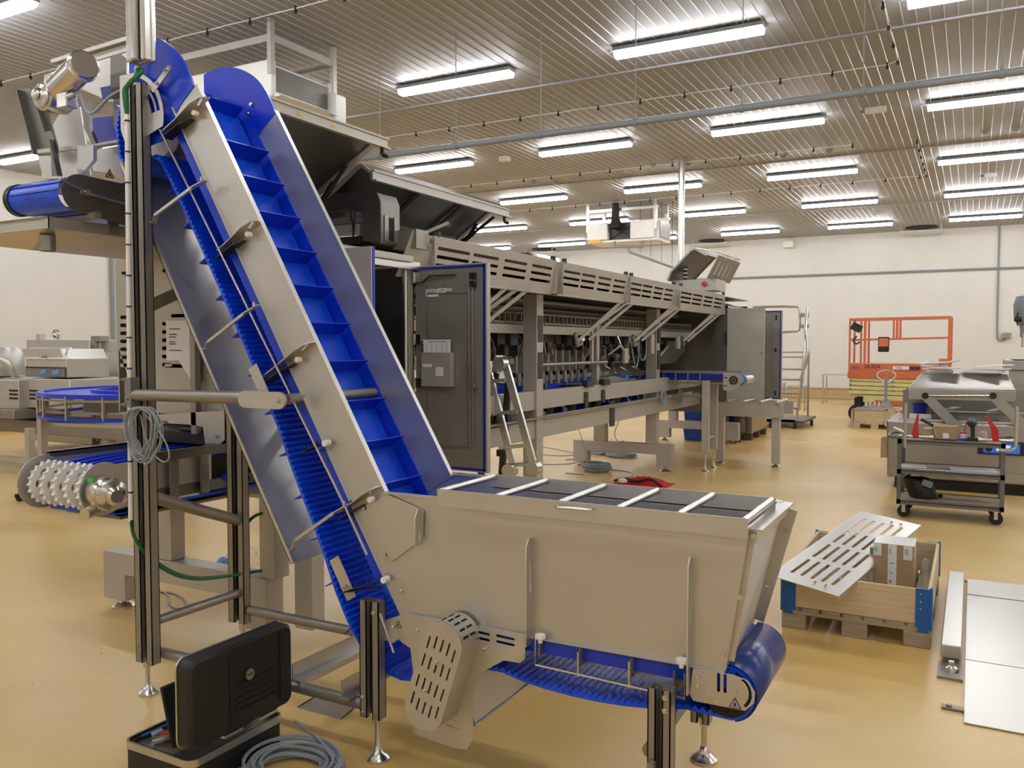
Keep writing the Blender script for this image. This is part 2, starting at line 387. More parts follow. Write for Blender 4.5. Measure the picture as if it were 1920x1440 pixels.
# ---- the belt: carrying run, head, ribbed return run, tail, level run
def px(l,y=2.60): return [Vector((Y(a,b,y).x,y,Y(a,b,y).z)) for a,b in l]
carry=[Vector(ip(SE+.34,-.208,2.6)),Vector(ip(.06,-.208,2.6))]
head=[Vector((SH.x+.177*math.cos(math.radians(a)),2.6,SH.z+.177*math.sin(math.radians(a)))) for a in range(32,200,12)]
ret=px([(297,285),(335,360),(385,470),(436,584),(520,780),(560,900),(600,1000),(645,1140),(690,1225),(745,1272),(800,1275),(860,1255),(930,1250),(1000,1281),(1100,1308),(1200,1324),(1290,1326)])
ret=[Vector((p.x,2.6,p.z)) for p in ret]
RC=Vector((-.645,2.6,.525)); RR=.085
tail=[Vector((RC.x+RR*math.cos(math.radians(a)),2.6,RC.z+RR*math.sin(math.radians(a)))) for a in range(-80,100,15)]
level=[Vector((-.72,2.6,.61)),Vector((-1.75,2.6,.60)),Vector((-1.83,2.6,.60))]
path=smoothp(carry[:1]+carry[1:]+head+[Vector((-3.45,2.6,2.42)),Vector((-3.30,2.6,2.36)),]+ret,1)+tail+level+[carry[0]]
BY0,BY1=2.58,3.02
pp=resample(path,.0125)
def beltmesh(pp,y0,y1,rib,th=.007):
    m=MB(); n=len(pp); 
    inn=[];out=[]
    for i,p in enumerate(pp):
        d=(pp[min(i+1,n-1)]-pp[max(i-1,0)]).normalized(); nr=Vector((d.z,0,-d.x))  # points outward (carry side)
        k=rib(i); out.append(p+nr*0); inn.append(p-nr*(th+k))
    for i in range(n-1):
        a,b,c,d2=out[i],out[i+1],inn[i+1],inn[i]
        q=len(m.v)
        for yy in(y0,y1):
            for w_ in(a,b,c,d2): m.v.append((w_.x,yy,w_.z))
        m.f+=[[q,q+1,q+5,q+4],[q+3,q+7,q+6,q+2],[q,q+3,q+2,q+1],[q+4,q+5,q+6,q+7]]
    return m
# orient: carrying side should face outwards
m=beltmesh(pp,BY0,BY1,lambda i:(.014 if i%2==0 else 0))
belt=obj('modular_belt',m,BELT,inc,smooth=0)
# cleats (flights)
def cleat(p,n_,h=.062,parent=belt,y0=BY0+.02,y1=BY1-.012):
    m=MB(); p=Vector(p);n_=Vector(n_).normalized(); t=Vector((n_.z,0,-n_.x))*.0025
    a=[p-t,p+t,p+t+n_*h,p-t+n_*h]
    m.hexa([(q.x,y0,q.z) for q in a],[(q.x,y1,q.z) for q in a])
    return obj('cleat',m,BLUE,parent,smooth=0)
s_=.155
while s_<SE+.1: cleat(Vector(ip(s_-.0,-.205,0)),NN*1+D*-.05,.086); s_+=.19
for a in(40,95,150): cleat(SH+Vector((math.cos(math.radians(a)),0,math.sin(math.radians(a))))*.177,Vector((math.cos(math.radians(a)),0,math.sin(math.radians(a)))),.064)
rr=resample([Vector((p.x,0,p.z)) for p in ret],.1875)
for i,p in enumerate(rr[:-1]):
    if i<1 or p.x>-1.95: continue
    d=(rr[i+1]-p).normalized(); cleat(p,Vector((-abs(d.z),0,-abs(d.x)*1)) if p.x<-1.9 else Vector((d.z*1,0,-abs(d.x))),.06)
for i in range(6): cleat(Vector((-.85-.19*i,0,.60)),Vector((0,0,1)),.06)
m=MB(); m.cyl((RC.x,2.575,RC.z),(RC.x,3.02,RC.z),RR-.01,n=24)
obj('tail_roller',m,BLACKS,inc)
m=MB() # smooth navy sleeve round the end of the belt
m.add([(RC.x+(RR+.006)*math.cos(a),y,RC.z+(RR+.006)*math.sin(a)) for y in(2.585,3.035) for a in [math.radians(-75+k*10) for k in range(18)]],[(i,i+1,18+i+1,18+i) for i in range(17)])
e=obj('roller_sleeve',m,NAVY,inc,smooth=60); sm=e.modifiers.new('th','SOLIDIFY'); sm.thickness=.004
# guide rod and brackets along the open near side
m=MB(); rod=[(300,243),(748,1225)]
P0=Y(300,243,2.5);P1=Y(645,945,2.5);P2=Y(688,1040,2.5);P3=Y(712,1150,2.5);P4=Y(738,1224,2.5)
m.tube([P0,P1,P2],.0045,8); m.tube([P3,P4],.0045,8)
obj('guide_rod',m,BRIGHT,inc)
dd=Vector(D); 
def ipinv(p): v=Vector((p.x,0,p.z))-T0; return v.dot(D),v.dot(NN)
def fin(pa,pb,w=.0,roller=True):
    """bracket blade from the side plate (pa) to the rod (pb), both photo pixels"""
    a=Y(*pa,2.53);b=Y(*pb,2.50); sa,oa=ipinv(a); sb,ob=ipinv(b)
    br=MB(); s0=(sa+sb)/2-.01
    # blade stands across the incline: its plane holds the off-axis and the width direction
    o=Vector(ip(sa,0,0)); L=oa-ob
    # outline in (offset, -y)
    o0=Vector(ip(sb,ob,YN)); u=Vector(ip(sa,oa,YN))-o0
    L=u.length; m2=MB(); br.plate(o0,u,(0,-1,0),[(0,0),(L*.75,-.0),(L,0),(L,.02),(L*.93,.05),(L*.75,.062),(L*.32,.05),(0,.05)],.004,[slot(L*.86,.026,.05,.012,.3)])
    r=obj('bracket',br,STEEL,inc)
    if roller:
        q=MB(); c=o0+u*.42; q.cyl(c+u.normalized()*.09+Vector((0,-.04,-.035)),c+u.normalized()*.09+Vector((0,-.018,-.035)),.011,n=14); obj('roller',q,WHITEP,r)
        q=MB(); bl=c+Vector((0,.0,-.03)); q.plate(o0+Vector((0,0,-.03)),u,(0,-1,0),[(0,0),(L*.6,0),(L*.6,.02),(L*.4,.05),(0,.055)],.004)
        for k in(.16,.3): bolt(q,o0+u*k+Vector((0,-.03,-.002)),(0,0,1),.006,.012)
        obj('clamp',q,BLACK,r)
    return r
fin((383,180),(300,243)); fin((478,412),(402,468)); fin((582,640),(486,706)); fin((705,912),(628,962))
def barm(pa,pb,pc):
    """arm from the rod down to the drip pan edge"""
    a=Y(*pa,2.49);b=Y(*pb,2.49);c=Y(*pc,2.55); m=MB(); m.bar(a,b,.012,.012); m.bar(b,b+(c-b)*.5+Vector((0,0,-.01)),.005,.022,(0,1,0)); m.bar(b+(c-b)*.5+Vector((0,0,-.01)),c,.005,.022,(0,1,0)); m.cyl(c+Vector((0,-.02,0)),c+Vector((0,.015,0)),.006,n=8)
    h=a+(a-b).normalized()*.02; m.bar(a,a+(a-b).normalized()*.07+Vector((0,.02,0)),.004,.025,(0,1,0)); bolt(m,a+(a-b).normalized()*.06,(0,0,1),.006,.012)
    obj('pan_arm',m,STEEL,inc)
barm((360,352),(293,402),(287,418)); barm((458,588),(392,640),(385,655)); barm((626,962),(555,1012),(546,1030))
def smallclamp(pa,pb):
    a=Y(*pa,2.50);b=Y(*pb,2.53); m=MB(); m.bar(a,b,.004,.03,(0,1,0)); m.bar(a,a+(b-a)*.9+Vector((0,0,-.03)),.003,.03,(0,1,0))
    for k in(.3,.6): bolt(m,a+(b-a)*k,(0,0,1),.006,.012)
    r=obj('clamp_bracket',m,BLACK,inc); q=MB(); q.cyl(b+Vector((.005,-.02,-.005)),b+Vector((.005,.01,-.005)),.012,n=14); obj('roller',q,WHITEP,r)
smallclamp((568,848),(612,828)); smallclamp((645,1110),(722,1083))
for pa,pb in(((478,690),(508,672)),):
    m=MB(); o=Y(478,700,2.5); m.plate(o,D,NN,[(-.03,-.02),(.13,-.02),(.13,.03),(-.03,.03)],.003); obj('wear_plate',m,STEEL,inc)
m=MB(); o=Y(640,1100,2.52); m.plate(o,D,NN,[(-.11,-.0),(.06,-.0),(.06,.05),(-.11,.05)],.003); bolt(m,Y(645,1100,2.51),(0,-1,0)); obj('wear_plate',m,STEEL,inc)
# drip pan under the return run
pa=Y(278,330,YN); s0,o0=ipinv(Y(278,400,YN)); s1,o1=ipinv(Y(548,1055,YN)); s0-=.3
OF=-.588
m=MB(); t=.003
def iq(s,o,y): return Vector(ip(s,o,y))
m.hexa([iq(s0,OF,2.57),iq(s1,OF,2.57),iq(s1,OF,3.05),iq(s0,OF,3.05)],[iq(s0,OF-t,2.57),iq(s1,OF-t,2.57),iq(s1,OF-t,3.05),iq(s0,OF-t,3.05)])
for y in(2.57,3.047): m.hexa([iq(s0,OF+.03,y),iq(s1,OF+.03,y),iq(s1,OF+.03,y+t),iq(s0,OF+.03,y+t)],[iq(s0,OF-t,y),iq(s1,OF-t,y),iq(s1,OF-t,y+t),iq(s0,OF-t,y+t)])
m.hexa([iq(s0,OF+.03,2.555),iq(s1,OF+.03,2.555),iq(s1,OF+.03,2.572),iq(s0,OF+.03,2.572)],[iq(s0,OF+.027,2.555),iq(s1,OF+.027,2.555),iq(s1,OF+.027,2.572),iq(s0,OF+.027,2.572)])
obj('drip_pan',m,STEEL,inc)
# ---- hopper
hz=1.05
near=[(-1.94,1.045),(-.578,hz),(-.645,.605),(-1.86,.595),(-2.082,.967)]
m=MB(); xplate(m,near,YN-.006,.004)
m.bar((-1.94,YN-.006,1.047),(-.578,YN-.006,hz),.028,.005); m.bar((-1.86,YN-.012,.597),(-.645,YN-.012,.605),.016,.006); m.bar((-1.86,YN-.01,.595),(-2.082,YN-.01,.967),.012,.006,(1,0,.6))
hn=obj('hopper_wall',m,STEEL,inc)
bolts([Y(*p,YN-.008) for p in((693,937),(686,952),(722,1040),(753,1108),(1414,1005),(1388,1120),(1357,1228))],hn)
m=MB(); xplate(m,[(-1.96,1.06),(-.568,hz),(-.672,.60),(-1.86,.595),(-2.082,.967)],YF,.004); m.bar((-1.94,YF+.015,hz),(-.578,YF+.015,hz),.05,.005)
obj('hopper_wall',m,STEEL,inc)
m=MB(); # sloping end wall with flange frame
a=[(-.578,YN,hz),(-.565,YF+.01,hz),(-.672,YF+.01,.6),(-.645,YN,.605)]
m.hexa(a,[(x-.005,y,z) for x,y,z in a]); 
m.bar((-.565,YN-.01,hz-.002),(-.565,YF+.02,hz-.002),.05,.006); m.bar((-.56,YN,hz-.02),(-.56,YF+.02,hz-.02),.005,.04)
m.bar((-.55,YF+.01,hz-.02),(-.66,YF+.01,.62),.05,.012,(0,1,0)); m.bar((-.575,YN+.02,hz-.03),(-.635,YN+.02,.63),.02,.01,(0,1,0))
for z,y in((.95,YF-.02),(.75,YF-.02)): bolt(m,(-.55-(hz-z)*.25,y,z),(1,0,0),.008,.008)
obj('hopper_end',m,STEEL,inc)
m=MB() # inner dividers visible through the grid
for y in(YF-.012,): m.box(-1.90,-.62,y-.003,y,.97,.975)
m.hexa([(-1.93,YN+.0,hz-.01),(-.60,YN,hz-.01),(-.60,YF,hz-.01),(-1.93,YF,hz-.01)][:2]+[(-.60,YN+.05,.93),(-1.9,YN+.05,.93)],[(-1.93,YN+.003,hz-.01),(-.60,YN+.003,hz-.01),(-.60,YN+.053,.93),(-1.9,YN+.053,.93)])
obj('hopper_baffle',m,STEEL,inc)
# folded guard on the hopper side
m=MB(); pl=xz([(672,955),(728,927),(795,957),(793,1010),(735,1053)],YN-.012)
xplate(m,pl,YN-.014,.003); obj('shoulder_plate',m,STEEL,inc)
for q in([(783,1022),(781,972),(788,956),(797,956),(797,1020)],[(990,1210),(988,1035),(994,1012),(1003,1010),(1003,1155),(1000,1210)],[(1290,1300),(1289,1065),(1294,1048),(1301,1045),(1300,1200),(1298,1300)]):
    xx=Y(*q[0],YN-.03).x; zs=[Y(*k,YN-.03).z for k in q]; z0,z1=min(zs),max(zs)
    m=MB(); yplate(m,[(YN-.006,z0),(YN-.05,z0),(YN-.05,z1-.03),(YN-.03,z1),(YN-.006,z1-.01)],xx,.004,[slot(YN-.022,z1-.08-(z1-z0)*.15,(z1-z0)*.3,.010,PI/2)] )
    obj('stiffener',m,STEEL,inc)
# grid of bars over the hopper
grid=MB()
gx0,gx1,gy0,gy1,gz=-1.665,-.572,2.503,2.90,1.09
grid.box(gx0,gx1,gy0,gy0+.004,gz-.06,gz); grid.box(gx0,gx1,gy1,gy1+.004,gz-.055,gz)
grid.box(gx0,gx1,gy1,gy1+.03,gz-.055,gz-.051)
g=obj('grid_frame',grid,STEEL,inc)
for xx in(-1.66,-1.43,-1.19,-.985,-.785,-.585):
    m=MB(); m.cyl((xx,gy0+.005,gz-.010),(xx,gy1-.001,gz-.010),.0115,n=14); obj('grid_bar',m,ALU,g)
m=MB(); h0=Y(1047,948,2.50);h1=Y(1112,954,2.50)
m.tube([h0+Vector((0,.003,0)),h0+Vector((0,-.02,0)),h0+Vector((.01,-.028,0)),h1+Vector((-.01,-.028,0)),h1+Vector((0,-.02,0)),h1+Vector((0,.003,0))],.005,8); obj('handle',m,ALU,g)
# ---- drive guard at the bend
m=MB(); out=xz([(722,1163),(760,1150),(985,1190),(985,1235),(975,1243),(945,1238),(900,1262),(888,1300),(888,1385),(875,1405),(850,1402),(775,1375),(785,1340),(770,1215),(755,1205),(748,1198),(738,1205),(722,1200)],YN-.02)
hol=[]
for (a,b) in ((902,1186),(902,1197),(948,1195),(948,1206)):
    c=Y(a,b,YN-.02); hol.append(slot(c.x,c.z,.075,.010,-.03))
for i in range(6):
    c=Y(855-i*1,1297+i*13,YN-.02); hol.append(slot(c.x,c.z,.06,.007,-.05))
c=Y(770,1180,YN-.02)
xplate(m,out,YN-.022,.003,hol); 
gp=obj('guard_plate',m,STEEL,inc)
bolts([Y(*p,YN-.022) for p in((783,1182),(980,1228),(908,1217),(738,1175))],gp)
cA=Y(829,1209,2.42);cB=Y(794,1330,2.42)
m=MB(); a_=Vector((cA.x,0,cA.z));b_=Vector((cB.x,0,cB.z)); L=(a_-b_).length; ang=math.atan2(a_.z-b_.z,a_.x-b_.x); mid=(a_+b_)/2; ro=.08
hol=[]
for i in range(4):
    for j in range(5):
        u_=(i-1.5)*.082; v_=(j-2)*.027
        if i in(0,3) and j in(0,4): u_*=.9
        hol.append(slot(u_+ (.0),v_,.05,.007,0))
U=Vector((math.cos(ang),0,math.sin(ang))); V=Vector((-math.sin(ang),0,math.cos(ang)))
outl=slot(0,0,L+2*ro,2*ro,0,12)
m.plate(Vector((mid.x,2.42,mid.z)),U,V,outl,.003,hol) if U.cross(V).y>0 else m.plate(Vector((mid.x,2.42,mid.z)),U,V,outl,-.003,hol)
# rim
n_=len(outl); vs=[];fs=[]
for yy in(2.42,YN-.02):
    for a,b in outl: q=Vector((mid.x,yy,mid.z))+U*a+V*b; vs.append(q)
for i in range(n_): j=(i+1)%n_; fs.append((i,j,n_+j,n_+i))
m.add(vs,fs); cg=obj('chain_guard',m,STEEL,inc,smooth=40)
m=MB()
for k in range(5):
    for yy in(2.455,2.50):
        a=math.radians(50+k*20)+ang-PI/2-.2; c=Vector((mid.x,yy,mid.z))+U*(L/2+ro*math.cos(a-ang+0)*1)+V*(ro*math.sin(a-ang)); 
        nr=(U*math.cos(a-ang)+V*math.sin(a-ang)); tg=U*-math.sin(a-ang)+V*math.cos(a-ang)
        m.add([c+nr*.001+tg*.004+Vector((0,-.016,0)),c+nr*.001-tg*.004+Vector((0,-.016,0)),c+nr*.001-tg*.004+Vector((0,.016,0)),c+nr*.001+tg*.004+Vector((0,.016,0))],[(0,1,2,3)])
obj('guard_slot',m,HOLE,cg)
bolts([Vector((mid.x,2.42,mid.z))+U*k[0]+V*k[1] for k in((.06,.0),(-.06,.015))],cg)
# tray below the bend and rear guard plate
m=MB(); q=xz([(888,1262),(985,1300),(985,1330),(888,1395)],2.75)
a=Y(888,1385,YN-.02); 
m.hexa([(a.x-.03,2.545,.40),(a.x-.03,2.98,.40),(a.x+.0,2.98,.24),(a.x+.0,2.545,.24)],[(a.x-.026,2.545,.40),(a.x-.026,2.98,.40),(a.x+.004,2.98,.24),(a.x+.004,2.545,.24)])
m.bar((a.x-.005,2.545,.245),(a.x-.005,2.98,.245),.03,.01)
xplate(m,[(a.x-.20,.52),(a.x+.06,.50),(a.x+.06,.27),(a.x+.03,.245),(a.x-.15,.23)],2.98,.004)
obj('chain_tray',m,STEEL,inc)
# warning mark on the guard
def warn(parent,o,u,v,s,glyph=True,edge=INKK,fill=YEL,name='warning_label'):
    o=Vector(o);u=Vector(u).normalized();v=Vector(v).normalized();n_=u.cross(v); h=s*.866
    m=MB(); m.plate(o,u,v,[(-s/2,0),(s/2,0),(0,h)],.0008); r=obj(name,m,edge,parent,smooth=0)
    m=MB(); m.plate(o+v*h*.1+n_*.0009,u,v,[(-s*.34,0),(s*.34,0),(0,h*.68)],.0006); f=obj('warning_field',m,fill,r,smooth=0)
    if glyph:
        m=MB(); m.plate(o+n_*.0017+v*h*.2,u,v,[(-s*.16,0),(s*.16,0),(s*.07,h*.12),(s*.05,h*.34),(-s*.06,h*.3),(-s*.1,h*.1)],.0004); obj('warning_glyph',m,INKK,r,smooth=0)
    return r
warn(gp,Y(747,1177,YN-.0222)+Vector((0,-.0006,0)),(1,0,0),(0,0,1),.034,True,INK,STEEL)
# ---- end plate and crossing frame under the hopper
m=MB(); out=xz([(1300,1252),(1375,1265),(1402,1276),(1416,1298),(1414,1318),(1398,1332),(1300,1313),(1294,1300)],YN-.02)
hol=[]
for a,b in((1348,1279),(1360,1281)): c=Y(a,b,YN-.02); hol.append(slot(c.x,c.z,.06,.010,PI/2))
c=Y(1376,1297,YN-.02); hol.append(arc(c.x,c.z,.055,-50,60,8)+arc(c.x,c.z,.045,60,-50,8))
xplate(m,out,YN-.024,.004,hol); ep=obj('end_plate',m,STEEL,inc)
bolts([Y(*p,YN-.024) for p in((1310,1268),(1329,1297),(1310,1285),(1344,1315),(1378,1297))],ep)
warn(ep,Y(1378,1328,YN-.0246),(1,0,0),(0,0,1),.04,True,INK,STEEL)
m=MB() # wire frame under the hopper
yy=2.53
A=Y(1004,1192,yy);B=Y(1004,1246,yy);C_=Y(1284,1310,yy);D_=Y(1284,1262,yy)
m.tube([A,B,C_,D_],.0045,8)
for p,q in(((1084,1222),(1084,1268)),((1180,1240),(1180,1290))): m.tube([Y(*p,yy),Y(*q,yy)],.0045,8)
obj('wire_frame',m,BRIGHT,inc)
for p in((1022,1203),(1098,1222),(1195,1242),(1275,1265)):
    m=MB(); c=Y(*p,2.55); m.box(c.x-.02,c.x-.015,2.54,2.98,c.z-.05,c.z+.01)
    m.box(c.x-.02,c.x+.05,2.58,2.583,c.z-.05,c.z+.01)
    obj('belt_support',m,BEAD,inc)
for p in((1013,1197),(1278,1243)):
    m=MB(); c=Y(*p,2.52); m.lathe(c-Vector((0,0,.015)),[(.008,0),(.008,.015),(.018,.016),(.018,.028)],14); obj('guide_knob',m,WHITEP,inc)
# ---- legs
def channel(x0,x1,y,z0,z1,w=.045,cut=True):
    m=MB(); m.box(x0,x1,y+w-.004,y+w,z0,z1)
    lw=(x1-x0)*.36
    m.box(x0,x0+.004,y,y+w,z0,z1); m.box(x1-.004,x1,y,y+w,z0,z1)
    m.box(x0,x0+lw,y,y+.004,z0,z1); m.box(x1-lw,x1,y,y+.004,z0,z1)
    m.box(x0+lw-.004,x0+lw,y,y+.02,z0,z1); m.box(x1-lw,x1-lw+.004,y,y+.02,z0,z1)
    return m
m=channel(-3.30,-3.19,2.50,.17,2.74); l1=obj('leg',m,BEAD,inc)
foot(-3.30,2.56,.2,l1,.045); 
bolts([(-3.285,2.50,z) for z in(.20,.25,2.7,2.64)],l1,r=.006,h=.004)
m=channel(-3.36,-3.25,3.10,.17,2.5); l2=obj('leg',m,BEAD,inc); foot(-3.29,3.13,.2,l2,.045)
m=channel(-2.02,-1.93,2.50,.19,.64); l3=obj('leg',m,BEAD,inc); foot(-1.99,2.57,.24,l3,.045)
bolts([(-2.005 if z<.5 else -1.95,2.50,z) for z in(.21,.27,.60)],l3)
m=channel(-2.055,-1.965,3.10,.19,.64); l4=obj('leg',m,BEAD,inc); foot(-2.015,3.15,.24,l4,.045)
m=channel(-.855,-.782,2.44,.16,.552,.05); l5=obj('leg',m,BEAD,inc); foot(-.82,2.47,.2,l5,.045)
bolts([(-.80,2.445,z) for z in(.53,.49)],l5,r=.009)
m=MB(); m.bar((-.836,2.425,.2),(-.836,2.425,.33),.022,.02,(0,1,0)); obj('height_scale',m,BEAD,l5)
m=channel(-.92,-.85,3.12,.16,.50,.05); l6=obj('leg',m,BEAD,inc); foot(-.88,3.167,.22,l6,.052)
# tubes of the frame
def pipe(p,q,r=.025,parent=inc,mt=BEAD,name='frame_tube'):
    m=MB(); m.cyl(p,q,r,n=18); return obj(name,m,mt,parent)
e=pipe((-3.27,2.475,1.383),(-2.40,2.475,1.393),.026)
m=MB(); xplate(m,rrect(-2.58,-2.33,1.353,1.42,.033,6),2.445,.012); bolt(m,(-2.365,2.445,1.387),(0,-1,0),.010,.006,12); obj('tube_end',m,STEEL,e)
m=MB(); m.box(-3.275,-3.235,2.45,2.50,1.33,1.46); 
for z in(1.34,1.45): bolt(m,(-3.27,2.45,z),(-1,0,-.0),.008,.01); bolt(m,(-3.285,2.45,z),(0,-1,0),.007,.01)
obj('clamp',m,BEAD,e)
pipe((-3.24,3.12,1.37),(-2.33,3.12,1.38),.026)
pipe((-2.35,2.475,1.39),(-2.35,3.12,1.39),.022)
pipe((-3.29,2.53,1.75),(-3.29,3.12,2.0),.028)
pipe((-3.29,2.53,.93),(-3.29,3.12,.70),.028)
pipe((-3.29,2.53,.33),(-3.29,3.12,.33),.022)
pipe((-3.28,2.57,.205),(-2.0,2.57,.205),.024)
pipe((-3.24,3.13,.24),(-2.02,3.13,.24),.024)
m=MB(); m.box(-2.40,-2.395,2.54,3.14,.245,.31); m.box(-2.40,-2.36,2.54,3.14,.24,.245); m.box(-2.36,-2.355,2.54,3.14,.22,.245); obj('cross_channel',m,STEEL,inc)
m=MB(); m.box(-2.13,-2.126,2.52,3.14,.235,.30); m.box(-2.13,-2.09,2.52,3.14,.23,.235); obj('cross_channel',m,STEEL,inc)
pipe((-.86,2.47,.34),(-.88,3.15,.34),.022)
# gearmotor on the head shaft
mo=obj('gearmotor_body',MB().lathe((-3.64,2.55,2.90),[(.06,0),(.066,.012),(.074,.015),(.074,.03),(.064,.034),(.064,.33),(.06,.335)],24,(-1,.28,-.12)),BRIGHT,inc)
m=MB(); m.lathe((-4.06,2.70,2.83),[(.03,-.05),(.06,-.045),(.07,0),(.07,.08),(.062,.09),(.062,.10),(.03,.11),(.028,.13),(.012,.135)],20,(0,-1,0)); m.box(-4.03,-3.95,2.60,2.72,2.84,2.93)
m.box(-3.92,-3.84,2.59,2.65,2.745,2.83); m.cyl((-3.85,2.60,2.79),(-3.79,2.60,2.80),.014)
obj('gearbox',m,BRIGHT,mo,bevel=.006)
m=MB(); m.tube(smoothp([(-3.80,2.6,2.80),(-3.72,2.58,2.79),(-3.66,2.57,2.68),(-3.60,2.57,2.68),(-3.5,2.57,2.74),(-3.36,2.56,2.76)],2),.007,8); obj('motor_cable',m,CABLE,mo)
# coil of grey cable hung on the leg
m=MB()
for k in range(11):
    r1=R.uniform(.075,.1);r2=R.uniform(.10,.125); cx=-3.13+R.uniform(-.025,.025); y_=2.432+R.uniform(-.01,.01)
    pts=[(cx+r1*math.sin(t)+.02*math.sin(2*t)*R.uniform(.3,1),y_+.008*math.sin(3*t+k),1.335-r2*(1-math.cos(t))) for t in [2*PI*i/28 for i in range(28)]]
    m.tube(pts,.0035,6,close=True)
m.tube(smoothp([(-3.16,2.44,1.33),(-3.07,2.43,1.27),(-2.99,2.43,1.20),(-2.96,2.43,1.12),(-3.02,2.43,1.10),(-3.12,2.44,1.17),(-3.16,2.44,1.30)],2),.0035,6)

single('cable_coil',m,CABLE,'coil of grey cable hung on the incline conveyor leg','cable','coils of grey cable')
# ================================================================ long packing line
pk=thing('packing_machine','long grey packing machine with slotted hinged covers and open cabinet doors','machine',(-3.9,8.4,0))
def basefoot(y,x0=-4.65,x1=-3.30):
    m=MB(); t=.065
    xplate(m,[(x0,.06),(x0+.2,.06),(x0+.2,.22),(x1-.2,.22),(x1-.2,.06),(x1,.06),(x1,.35),(x0,.35)],y-t,2*t)
    b=obj('base_frame',m,STEELP,pk,bevel=.004)
    for x in(x0+.1,x1-.1): foot(x,y,.08,b,.07,.018,.03)
    return b
for y in(3.37,10.31,13.75): basefoot(y)
# columns
def column(x,y,z0,z1,w=.13,d=.13,mt=STEELP):
    m=MB(); m.box(x-w/2,x+w/2,y-d/2,y+d/2,z0,z1); return obj('column',m,mt,pk,bevel=.004)
column(-3.30,3.37,.35,1.2,.11,.11); column(-4.12,3.37,.35,.82,.13,.1); column(-3.08,3.40,0.10,1.2,.12,.1)
c=column(-3.50,6.83,.10,2.06,.14,.13); foot(-3.5,6.83,.11,c,.06)
c=column(-3.57,10.30,.35,2.06,.14,.13); column(-4.28,10.31,.35,.85,.16,.12); column(-4.40,13.75,.35,.85,.14,.12); column(-3.62,13.75,.35,2.0,.12,.12)
column(-3.62,8.55,1.19,1.85,.07,.07); column(-4.45,6.9,.9,2.06,.08,.08); column(-4.45,9.3,.9,2.06,.08,.08); column(-4.45,12.4,.9,2.06,.08,.08)
for y in(6.83,10.30):
    for z in(1.75,1.42):
        m=MB(); m.box(-3.44 if y<8 else -3.50,-3.425 if y<8 else -3.485,y-.05,y+.05,z-.12,z+.12); obj('hinge_block',m,MIDD,pk,bevel=.003)
# longitudinal beams
for x in(-3.49,-4.45):
    for z0,z1 in((1.02,1.19),(.76,.92)):
        m=MB(); m.box(x-.04,x+.04,4.45,13.7,z0,z1); obj('side_beam',m,STEELP,pk,bevel=.004)
m=MB(); m.box(-3.43,-3.41,6.9,11.5,.93,.965); obj('side_rail',m,STEELP,pk)
m=MB(); m.box(-3.43,-3.39,4.6,10.2,.945,.96); obj('side_rail',m,BEAD,pk)
for y in(7.9,8.35): 
    m=MB(); m.box(-3.445,-3.435,y-.04,y+.04,1.00,1.13); m.box(-3.47,-3.41,y-.05,y+.12,1.18,1.24); obj('bracket',m,MIDD,pk)
m=MB(); m.box(-3.452,-3.44,8.55,8.68,.72,1.0); obj('bracket',m,MIDD,pk)
m=MB(); m.box(-4.35,-3.55,4.5,8.9,1.13,1.15); obj('transfer_plate',m,mat('blue grey wet belt','5c6da8',.22,.5),pk)
m=MB(); m.box(-4.35,-3.55,8.0,9.6,1.19,1.2); m.box(-4.1,-3.6,8.9,9.8,1.2,1.205); obj('transfer_plate',m,BEAD,pk)
m=MB(); m.box(-4.3,-3.55,4.6,12.5,.80,.82); obj('lower_tray',m,BEAD,pk)
# knobs, cylinders and rods of the lower drive
rr_=random.Random(3)
for k in range(9):
    y=6.0+k*.55; x=-3.56-rr_.uniform(0,.1)
    m=MB(); m.lathe((x,y,.95),[(.015,0),(.05,.005),(.055,.03),(.05,.045),(.02,.05)],10,(0,-1,0)); obj('blue_knob',m,BLUED,pk)
    m=MB(); m.cyl((x-.2,y+.2,.85),(x-.1,y+.24,1.0),.09,n=16); obj('white_disc',m,WHITEP,pk)
    m=MB(); m.tube([(x,y,.95),(x-.15,y+.25,.92),(x-.3,y+.5,.95)],.012,6); m.box(x-.3,x-.2,y+.1,y+.2,.84,1.02); m.cyl((x-.05,y+.3,.84),(x-.05,y+.3,1.03),.02,n=10); obj('drive_link',m,MIDD,pk)
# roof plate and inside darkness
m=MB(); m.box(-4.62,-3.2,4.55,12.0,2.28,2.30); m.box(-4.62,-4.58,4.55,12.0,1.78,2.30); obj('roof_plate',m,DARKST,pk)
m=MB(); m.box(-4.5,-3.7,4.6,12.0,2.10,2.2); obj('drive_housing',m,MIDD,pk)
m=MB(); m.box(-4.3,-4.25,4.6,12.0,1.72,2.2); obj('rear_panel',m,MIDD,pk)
for x,z,r_ in((-3.8,2.03,.03),(-3.95,1.97,.03),(-4.15,2.05,.04)):
    m=MB(); m.cyl((x,4.6,z),(x,12.0,z),r_,n=12); 
    obj('drive_shaft',m,BEAD,pk)
# chain rail with slats
m=MB(); m.box(-3.66,-3.64,5.0,12.2,1.89,1.905); m.box(-3.66,-3.64,5.0,12.2,1.80,1.82)
for k in range(72): m.box(-3.665,-3.635,5.05+k*.1,5.062+k*.1,1.80,1.905)
obj('chain_rail',m,BEAD,pk); 
m=MB(); m.box(-3.68,-3.62,4.6,12.3,1.71,1.79); obj('upper_beam',m,STEELP,pk); m=MB(); m.box(-4.4,-4.34,4.6,12.3,1.71,1.79); obj('upper_beam',m,STEELP,pk)
